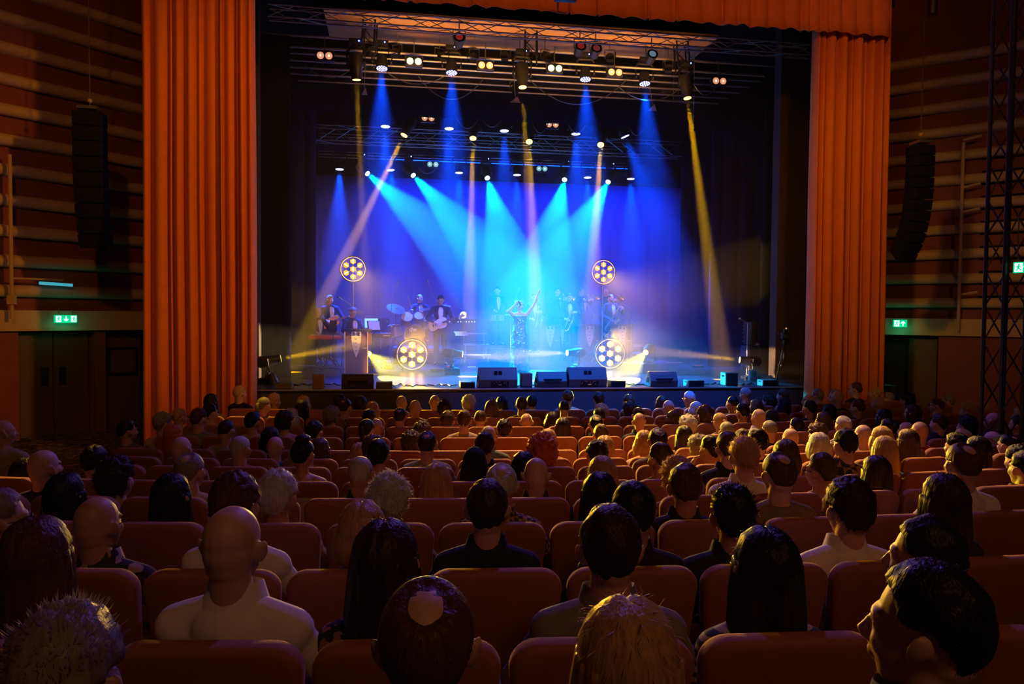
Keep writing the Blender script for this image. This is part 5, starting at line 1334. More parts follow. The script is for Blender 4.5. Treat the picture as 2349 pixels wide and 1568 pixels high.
p = on_y(1797, 845, 15.6); o = empty('camera_tripod', (p.x, 15.6, ZS), 0, 'black tripod with a small camera near the right curtain', 'tripod')
zt = on_y(1797, 790, 15.6).z-ZS
for k, (dx, dy) in enumerate(((-0.36, -0.35), (0.02, 0.2), (0.16, 0.28))): b = MB(); b.cyl((0, 0, zt), (dx, dy, 0.01), 0.018, 0.010, 8); b.build('leg', M_['black'], o)
b = MB(); b.cyl((0, 0, zt-.05), (0, 0, zt+.10), .03); b.cyl((0, 0, zt+.05), (-.12, -.1, zt-.1), .008); b.build('tripod_head', M_['black'], o)
b = MB(); b.box((0, 0, zt+.19), (.15, .12, .14), bev=.02); b.cyl((0, -.05, zt+.19), (-.03, -.16, zt+.19), .04); b.cyl((-.07, 0, zt+.2), (-.14, 0, zt+.24), .015); b.box((.01, 0, zt+.30), (.05, .05, .10), bev=.01); b.ball((.03, -.03, zt+.355), .018, mi=1); b.build('camera_body', [M_['black'], M_['lampwarm']], o)
for px, py, w, l, m in ((1725, 866, .3, 'purple power distribution block beside the dark moving light', 'red'), (1601, 843, .3, 'effects unit with an orange cap on the floor right of the stage', 'red'), (1812, 866, .26, 'flat red lamp unit behind the low box speaker at the right', 'red'), (893, 846, .22, 'stomp box with orange top and two white cups left of the wheel light', 'red'), (1012, 852, .5, 'long effects pedal board in front of the guitarist', 'black'), (1030, 845, .14, 'small red pedal at the guitarist\'s feet', 'red')):
    p = P(px, py); o = empty('effects_pedal', p, .1, l, 'pedal')
    b = MB(); b.box((0, 0, .03), (w, .16, .06), bev=.01); b.build('case', M_['black'] if m == 'red' and w > .2 else M_[m], o)
    b = MB(); b.box((0, 0, .07), (w*.7, .1, .02), bev=.005); b.build('top_plate', mat('orange_cap', (.8, .2, .08), .4) if m == 'red' else M_['steel'], o)
    if px == 893:
        for q in (-.03, .03): b = MB(); b.cyl((q, 0, .08), (q, 0, .13), .02); b.build('cup', M_['white'], o)
rnd = random.Random(11)
for i, (pxa, pxb, py, l) in enumerate([(640, 780, 882, 'tangle of black cable along the left stage edge'), (700, 800, 846, 'black cable lying under the red stage piano'), (1410, 1500, 882, 'black cable between the monitors right of centre'), (1600, 1740, 881, 'black cable along the right stage edge'), (1180, 1236, 884, 'short cable beside the small upright box'), (900, 1050, 884, 'black cable along the stage edge left of centre')]):
    pts = []; n = 26
    for k in range(n+1):
        q = P(pxa+(pxb-pxa)*k/n, py+4*noise.noise(Vector((k*0.45, i*5.0, 0)))*1.6); q.z = ZS+0.012; pts.append(q)
    b = MB(); b.tube(pts, 0.011, n=6); tag(b.build('stage_cable', M_['black']), l, 'cable')
for i, (px, py, L_, a, l) in enumerate([(1082, 842, .22, .1, 'white drumstick on the floor left of the wedge monitor'), (1545, 832, .5, -.1, 'pale cable ramp on the floor right of the yellow beam')]):
    p = P(px, py); b = MB(); b.box((p.x, p.y, ZS+.012), (L_, .025, .02), rot=(0, 0, a)); tag(b.build('drumstick' if i == 0 else 'cable_ramp', M_['white']), l, 'stick' if i == 0 else 'cable ramp')

# ---------------------------------------------------------------- the band
def stand_xy(px, y): q = on_y(px, 760, y); return q.x, y
def guitar(name, c, neck, face, L, bodym, label, neckm, bass=False):
    """c body centre, neck direction, face normal (towards the viewer)"""
    n = Vector(neck).normalized(); f = Vector(face); f = (f-n*f.dot(n)).normalized(); u = f.cross(n)
    M = Matrix.Translation(c) @ Matrix((n, f*-1, u)).transposed().to_4x4()   # x neck, -y face, z up
    o = bpy.data.objects.new(name, None); COL.objects.link(o); o.matrix_basis = M; o.empty_display_size = .1; tag(o, label, 'guitar')
    prof = []
    for i in range(28):
        t = 2*math.pi*i/28; x = math.cos(t); z = math.sin(t)
        r = 0.205+0.035*math.cos(2*t)-0.030*math.cos(4*t)
        if not bass: zz = z*r*0.80; xx = x*r*1.02
        else: zz = z*r*0.78; xx = x*r*1.08
        if x > 0.45 and z > 0.2: xx += 0.075
        if x > 0.5 and z < -0.2: xx += 0.045
        prof.append((xx, zz))
    b = MB(); b.prism(prof[::-1], 0.045, Matrix.Translation((0, -0.022, 0))); body = b.build('guitar_body', bodym, o, smooth=30); md = body.modifiers.new('b', 'BEVEL'); md.width = 0.008; md.segments = 2; md.limit_method = 'ANGLE'
    b = MB(); b.box((0.16+L*0.5, -0.028, 0), (L, 0.022, 0.052)); b.build('neck', neckm, o, smooth=0)
    b = MB(); b.prism([(0.16+L, -0.03), (0.16+L+0.17, -0.035), (0.16+L+0.18, 0.02), (0.16+L+0.03, 0.055), (0.16+L, 0.03)], 0.018, Matrix.Translation((0, -0.036, 0)))
    for k in range(4 if bass else 6): b.cyl((0.16+L+0.03+k*0.026, -0.03, 0.05), (0.16+L+0.03+k*0.026, -0.03, 0.085), 0.006, n=6)
    b.build('headstock', neckm if bass else mat('maple', (0.75, 0.5, 0.3), 0.4), o, smooth=0)
    b = MB(); b.box((0.07, -0.026, 0), (0.018, 0.01, 0.075)); b.box((-0.03, -0.026, 0), (0.02, 0.01, 0.08)); b.box((-0.10, -0.026, 0), (0.03, 0.012, 0.08)); b.build('pickups', M_['black'], o, smooth=0)
    b = MB()
    for k in range(4 if bass else 6): zz = -0.02+0.04*k/(3 if bass else 5); b.cyl((-0.10, -0.042, zz), (0.16+L+0.05, -0.044, zz), 0.0012, n=4)
    b.build('strings', M_['chrome'], o)
    return o
def loc2w(pos, rz, v): return Vector(pos)+Matrix.Rotation(rz, 3, 'Z') @ Vector(v)
# guitarist
g = P(1010, 836); rz = math.pi-0.05; H = 1.86
J = joints(H=H); arms = dict(er=Vector((.36, .10, 1.24)), wr=Vector((.13, .30, 1.13)), el=Vector((-.36, .12, 1.16)), wl=Vector((-.52, .34, 1.27)), hr=(Vector((-.8, .15, -.25)), Vector((0, 1, .3)), .5), hl=(Vector((-.5, .1, .9)), Vector((0, -1, .4)), 1.0))
figure(g, rz, J, arms, head=(0.05, -0.55, 0), skin='fair', hair=('quiff', 'd'), label='young man in a dark dinner suit playing a white electric guitar', H=H)
c_ = loc2w(g, rz, (.10, .22, 1.08)); nk = loc2w(g, rz, (-.55, .30, 1.30))-c_
guitar('electric_guitar', c_, nk, (-0.05, -1, 0.25), 0.46, mat('white_guitar', (.75, .74, .68), .25), 'white electric guitar held by the young guitarist', mat('rosewood', (.12, .05, .03), .5))
b = MB(); b.tube([loc2w(g, rz, v) for v in ((.12, .19, 1.15), (.16, .17, 1.40), (.06, .09, 1.58), (-.10, -.02, 1.57), (-.2, -.13, 1.4))], 0.016, n=6)
# bass player
x, y = stand_xy(757, 21.9); bp = (x, y, ZS); rz = math.pi+0.35; H = 1.86; J = joints(H=H)
arms = dict(er=Vector((.34, .02, 1.17)), wr=Vector((.16, .28, 1.13)), el=Vector((-.36, .14, 1.17)), wl=Vector((-.46, .42, 1.28)), hr=(Vector((-.7, .2, -.3)), Vector((0, 1, .3)), .5), hl=(Vector((-.4, .2, .9)), Vector((0, -1, .4)), 1.0))
figure(bp, rz, J, arms, head=(0.3, -0.1, 0), skin='fair', hair=('pony', 'g'), label='bass player with long grey hair behind the bald keyboard player', H=H)
c_ = loc2w(bp, rz, (.08, .22, 1.10)); nk = loc2w(bp, rz, (-.55, .36, 1.32))-c_
guitar('bass_guitar', c_, nk, (0.1, -1, 0.2), 0.62, mat('orange_body', (.75, .28, .10), .25), 'orange bass guitar held by the grey haired bass player', mat('grey_neck', (.25, .22, .35), .5), True)
# bald keyboard player
q = P(722, 836); ap = Vector((q.x+0.05, 20.75, ZS+0.13)); rz = math.pi+0.55; J = joints(sit=True, H=1.80, lean=0.04)
arms = dict(er=Vector((.30, .12, .76)), wr=Vector((.22, .46, .72)), el=Vector((-.30, .16, .78)), wl=Vector((-.34, .52, .72)), hr=(Vector((0, 1, -.2)), Vector((0, .1, 1)), .6), hl=(Vector((-.2, 1, -.2)), Vector((0, .1, 1)), .6))
figure(ap, rz, J, arms, head=(0.05, -0.25, 0), skin='fair', hair=('rim', 's'), label='bald man in a dinner suit seated at the red stage piano', H=1.80)
def stool(p, h, l, rz=0):
    o = empty('stool', (p[0], p[1], ZS), rz, l, 'stool'); b = MB(); b.box((0, 0, h-.04), (.42, .36, .07), bev=.02); b.build('seat', M_['black'], o)
    for sx in (-1, 1):
        for sy in (-1, 1): b = MB(); b.cyl((sx*.17, sy*.14, h-.07), (sx*.19, sy*.16, 0), .013); b.build('leg', M_['black'], o)
stool(ap, .51, 'black padded stool under the bald keyboard player', rz)
# pianist behind the lectern
q = on_y(806, 760, 19.75); pp = Vector((q.x, 19.75, ZS+0.14)); rz = math.pi+0.5; J = joints(sit=True, H=1.80, lean=0.10)
arms = dict(er=Vector((.29, .14, .78)), wr=Vector((.18, .44, .70)), el=Vector((-.29, .16, .78)), wl=Vector((-.20, .48, .70)), hr=(Vector((0, 1, -.2)), Vector((0, .1, 1)), .6), hl=(Vector((0, 1, -.2)), Vector((0, .1, 1)), .6))
figure(pp, rz, J, arms, head=(0.2, -0.45, 0), skin='fair', hair=('short', 'g'), label='grey haired man with glasses seated behind the lectern', H=1.80, glasses=True)
stool(pp, .52, 'black padded stool behind the lectern', rz)
# drummer
q = on_y(963, 760, 22.55); dp = Vector((q.x, 22.55, RZD+0.14)); rz = math.pi+0.15; J = joints(sit=True, H=1.84)
arms = dict(er=Vector((.34, .10, .80)), wr=Vector((.32, .36, .90)), el=Vector((-.34, .14, .74)), wl=Vector((-.20, .42, .76)), hr=(Vector((.0, .8, .5)), Vector((0, -.3, 1)), .9), hl=(Vector((0.2, .9, -.2)), Vector((0, .1, 1)), .9))
figure(dp, rz, J, arms, head=(0.45, -0.05, 0), skin='fair', hair=('balding', 'n'), label='drummer in a dinner suit and bow tie behind the silver drum kit', H=1.84)
w_ = loc2w(dp, rz, (.32, .42, .96)); b = MB(); b.cyl(w_, w_+Vector((-.12, -.1, .40)), .012, .008); tag(b.build('drumstick', mat('stick_wood', (.6, .38, .25), .5)), 'raised drumstick in the drummer\'s hand above the left tom', 'stick')
# percussionist in the haze
q = on_y(1140, 760, 23.6); rz = math.pi+0.1; H = 1.80; J = joints(H=H)
arms = dict(er=Vector((.30, .10, 1.15)), wr=Vector((.16, .38, 1.06)), el=Vector((-.32, .12, 1.12)), wl=Vector((-.22, .40, 1.06)), hr=(Vector((0, 1, -.1)), Vector((0, .1, 1)), .3), hl=(Vector((0, 1, -.1)), Vector((0, .1, 1)), .3))
figure((q.x, 23.6, RZ2), rz, J, arms, head=(-0.45, -0.2, 0), hair=('short', 'd'), label='percussionist in the blue haze behind the bongos', H=H)
# horn players
def sax(name, M, S, label, cat='saxophone'):
    """local: x right in the picture, z up; neck at the top, bell turned up"""
    o = bpy.data.objects.new(name, None); COL.objects.link(o); o.matrix_basis = M @ Matrix.Scale(S, 4); o.empty_display_size = .1; tag(o, label, cat)
    pts = [(0.0, 0, 0.62), (0, 0, 0.40), (-0.02, 0, 0.15), (-0.04, 0, -0.15), (-0.06, 0, -0.40), (-0.045, 0, -0.50), (0.03, 0, -0.54), (0.10, 0, -0.48), (0.12, 0, -0.30), (0.14, 0, -0.08), (0.165, -.01, 0.02), (0.20, -.02, 0.07)]
    rs = [.013, .018, .024, .030, .036, .040, .042, .044, .050, .064, .085, .125]
    b = MB(); b.tube(pts, rs, n=14); b.build('tube_and_bell', M_['brass'], o)
    b = MB(); b.tube([(0, 0, .62), (-.01, 0, .68), (-.06, 0, .71), (-.13, 0, .69), (-.17, 0, .66)], [.013, .012, .011, .010, .010], n=8); b.build('neck', M_['brass'], o)
    b = MB(); b.cyl((-.165, 0, .665), (-.225, 0, .645), .012, .008); b.build('mouthpiece', M_['black'], o)
    b = MB()
    for k in range(12): z = .42-.075*k; b.cyl((-.01-.004*k, -.035, z), (-.01-.004*k, -.05, z), .017+.0012*k, n=10)
    b.tube([(.035, -.03, .45), (.03, -.035, .1), (.0, -.04, -.35)], .005, n=5); b.build('keys', M_['chrome'], o)
    return o
def placeM(c, zdir, ydir=(0, 1, 0)):
    z = Vector(zdir).normalized(); y = Vector(ydir); y = (y-z*y.dot(z)).normalized(); x = y.cross(z)
    return Matrix.Translation(c) @ Matrix((x, y, z)).transposed().to_4x4()
# baritone saxophone player
q = on_y(1400, 760, 22.75); mp_ = Vector((q.x, 22.75, RZ1)); rz = math.pi+0.25; H = 1.80; J = joints(H=H)
arms = dict(er=Vector((.34, .04, 1.16)), wr=Vector((.10, .30, .98)), el=Vector((-.34, .14, 1.22)), wl=Vector((-.22, .36, 1.38)), hr=(Vector((-.3, .5, -.4)), Vector((.3, .8, .3)), .8), hl=(Vector((.5, .5, .1)), Vector((-.3, .8, .3)), .8))
figure(mp_, rz, J, arms, head=(0.30, -0.2, 0), skin='tan', hair=('balding', 'd'), beard='k', label='bearded man playing the large baritone saxophone', H=H)
sax('baritone_saxophone', placeM(mp_+Vector((-.02, -.36, 1.05)), (0.50, 0.05, 0.87)), 1.05, 'large brass baritone saxophone held diagonally by the bearded man')
# trombonists
def trombone(base, d, label, L=0.95):
    o = empty('trombone', base, 0, label, 'trombone'); d = Vector(d).normalized(); side = d.cross(Vector((0, 0, 1))).normalized()
    b = MB()
    for sg in (-1, 1): b.cyl(d*0.05+side*sg*.04, d*L+side*sg*.04, .008, n=8)
    b.tube([d*L+side*.04, d*(L+.05)+side*.02, d*(L+.05)-side*.02, d*L-side*.04], .008, n=6); b.build('slide', M_['brass'], o)
    M = placeM(Vector((0, 0, 0))+Vector((.10, 0, .10)), d); b = MB(); b.lathe([(.010, -.25), (.012, 0), (.020, .2), (.04, .33), (.075, .40), (.108, .425), (.100, .42), (.03, .32)], M, 22); b.build('bell', M_['brass'], o)
    b = MB(); b.tube([M @ Vector((0, 0, -.25)), M @ Vector((.03, 0, -.31)), M @ Vector((.09, 0, -.31)), M @ Vector((.12, 0, -.2)), M @ Vector((.12, 0, .1))], .010, n=8); b.build('tuning_slide', M_['brass'], o)
    b = MB(); b.cyl(-d*.05-side*.04, d*.06-side*.04, .012, .008); b.build('mouthpiece', M_['chrome'], o)
for px, hc, sk, l, yaw, l2 in ((1332, ('short', 'g'), 'fair', 'trombonist with short grey hair in the blue haze', .55, 'brass trombone pointing right in front of the grey haired trombonist'), (1388, ('rim', 's'), 'fair', 'bald trombonist with glasses behind the bearded saxophonist', .5, 'brass trombone of the bald trombonist, half hidden behind the bearded man'), (1277, ('short', 'd'), 'fair', 'brass player almost lost in the haze right of the singer\'s raised hand', .5, 'coiled brass trombone glinting in the haze right of the raised hand')):
    q = on_y(px, 760, 23.65); bp = Vector((q.x, 23.65, RZ2)); rz = math.pi+yaw; H = 1.80; J = joints(H=H)
    arms = dict(er=Vector((.30, .22, 1.34)), wr=Vector((.12, .50, 1.42)), el=Vector((-.26, .20, 1.32)), wl=Vector((-.06, .26, 1.52)), hr=(Vector((-.6, .5, .2)), Vector((.3, .8, .3)), 1.0), hl=(Vector((.3, .5, .5)), Vector((-.6, .4, .3)), 1.0))
    figure(bp, rz, J, arms, head=(0.1, -0.1, 0), skin=sk, hair=hc, label=l, H=H, glasses=(px == 1388))
    d = Matrix.Rotation(rz, 3, 'Z') @ Vector((0, 1, -.45)); trombone(loc2w(bp, rz, (-.02, .20, 1.56)), d, l2)
# saxophone players half lost in the haze
for px, hc, l, l2 in ((1226, ('short', 'd'), 'saxophone player in pale haze directly behind the singer\'s raised arm', 'tenor saxophone hanging in the haze right of the singer'), (1305, ('short', 'n'), 'hazed saxophone player with a bow tie between two tuxedo stands', 'alto saxophone of the hazed player with the bow tie')):
    q = on_y(px, 760, 22.75); bp = Vector((q.x, 22.75, RZ1)); rz = math.pi-.1; H = 1.80; J = joints(H=H)
    arms = dict(er=Vector((.32, .04, 1.14)), wr=Vector((.14, .28, 1.02)), el=Vector((-.32, .10, 1.16)), wl=Vector((-.16, .28, 1.24)), hr=(Vector((-.5, .4, -.1)), Vector((.2, .8, .3)), .8), hl=(Vector((.5, .4, -.1)), Vector((-.2, .8, .3)), .8))
    figure(bp, rz, J, arms, head=(0, -0.25, 0), hair=hc, label=l, H=H)
    sax('saxophone', placeM(bp+Vector((.05 if px == 1226 else -.06, -.33, 1.06)), (0.05 if px == 1226 else .35, 0.05, 1)), .75, l2)
# singer
sg_ = P(1191, 852); rz = math.pi; H = 1.68; J = joints(H=H, shw=0.165, lean=-0.03)
arms = dict(er=Vector((.285, .12, 1.45)), wr=Vector((.12, .22, 1.62)), el=Vector((-.34, .02, 1.60)), wl=Vector((-.42, .06, 1.84)), hr=(Vector((-.3, -.3, .9)), Vector((.3, .9, .3)), 1.2), hl=(Vector((-.35, .0, .95)), Vector((.7, -.6, .3)), .12))
body, MH = figure(sg_, rz, J, arms, head=(0.15, 0.45, -0.15), skin='fair', hair=('wavy', 'y'), outfit='gown', label='woman singing in a sparkling sequinned gown with one arm raised', H=H, fem=True)
seq = bpy.data.materials.new('sequins'); seq.use_nodes = True; nt = seq.node_tree; pb = nt.nodes['Principled BSDF']
pb.inputs['Base Color'].default_value = (.22, .38, .5, 1); pb.inputs['Metallic'].default_value = .85; pb.inputs['Roughness'].default_value = .28
tcn = nt.nodes.new('ShaderNodeTexCoord'); vo = nt.nodes.new('ShaderNodeTexVoronoi'); vo.inputs['Scale'].default_value = 60; nt.links.new(tcn.outputs['Object'], vo.inputs['Vector'])
geo = nt.nodes.new('ShaderNodeNewGeometry'); v1 = nt.nodes.new('ShaderNodeVectorMath'); v1.operation = 'SUBTRACT'; v1.inputs[1].default_value = (.5, .5, .5); nt.links.new(vo.outputs['Color'], v1.inputs[0])
v2 = nt.nodes.new('ShaderNodeVectorMath'); v2.operation = 'SCALE'; v2.inputs['Scale'].default_value = 1.3; nt.links.new(v1.outputs[0], v2.inputs[0])
v3 = nt.nodes.new('ShaderNodeVectorMath'); v3.operation = 'ADD'; nt.links.new(v2.outputs[0], v3.inputs[0]); nt.links.new(geo.outputs['Normal'], v3.inputs[1])
v4 = nt.nodes.new('ShaderNodeVectorMath'); v4.operation = 'NORMALIZE'; nt.links.new(v3.outputs[0], v4.inputs[0]); nt.links.new(v4.outputs[0], pb.inputs['Normal'])
b = MB(); vs = []; n = 48; prof = [(1.34, .165, .125), (1.28, .172, .135), (1.18, .150, .118), (1.08, .148, .112), (.96, .185, .145), (.86, .200, .155), (.6, .195, .16), (.35, .205, .185), (.15, .235, .22), (.02, .27, .25)]
for z, rx, ry in prof:
    for i in range(n):
        a = 2*math.pi*i/n; f = 1+(0.05*math.sin(a*9+z*2)*(1-z/1.0) if z < .9 else 0); vs.append((math.cos(a)*rx*f, math.sin(a)*ry*f+(.03 if z > 1.2 and math.sin(a) > 0 else 0)*math.sin(a), z))
b.add(vs, [(j*n+i, (j+1)*n+i, (j+1)*n+(i+1) % n, j*n+(i+1) % n) for j in range(len(prof)-1) for i in range(n)])
gw = b.build('gown', seq, body); md = gw.modifiers.new('t', 'SOLIDIFY'); md.thickness = .01; md = gw.modifiers.new('s', 'SUBSURF'); md.levels = 1; md.render_levels = 1
w_ = loc2w(sg_, rz, (.075, .235, 1.70)); hd = loc2w(sg_, rz, (.02, .20, 1.60))
b = MB(); b.cyl(w_, hd, .013, .018); b.ball(hd, .026, nu=12, nv=8); tag(b.build('microphone', M_['black']), 'hand microphone held at the singer\'s mouth', 'microphone')
# ---------------------------------------------------------------- audience
ORDN = ['zeroth']+ORD
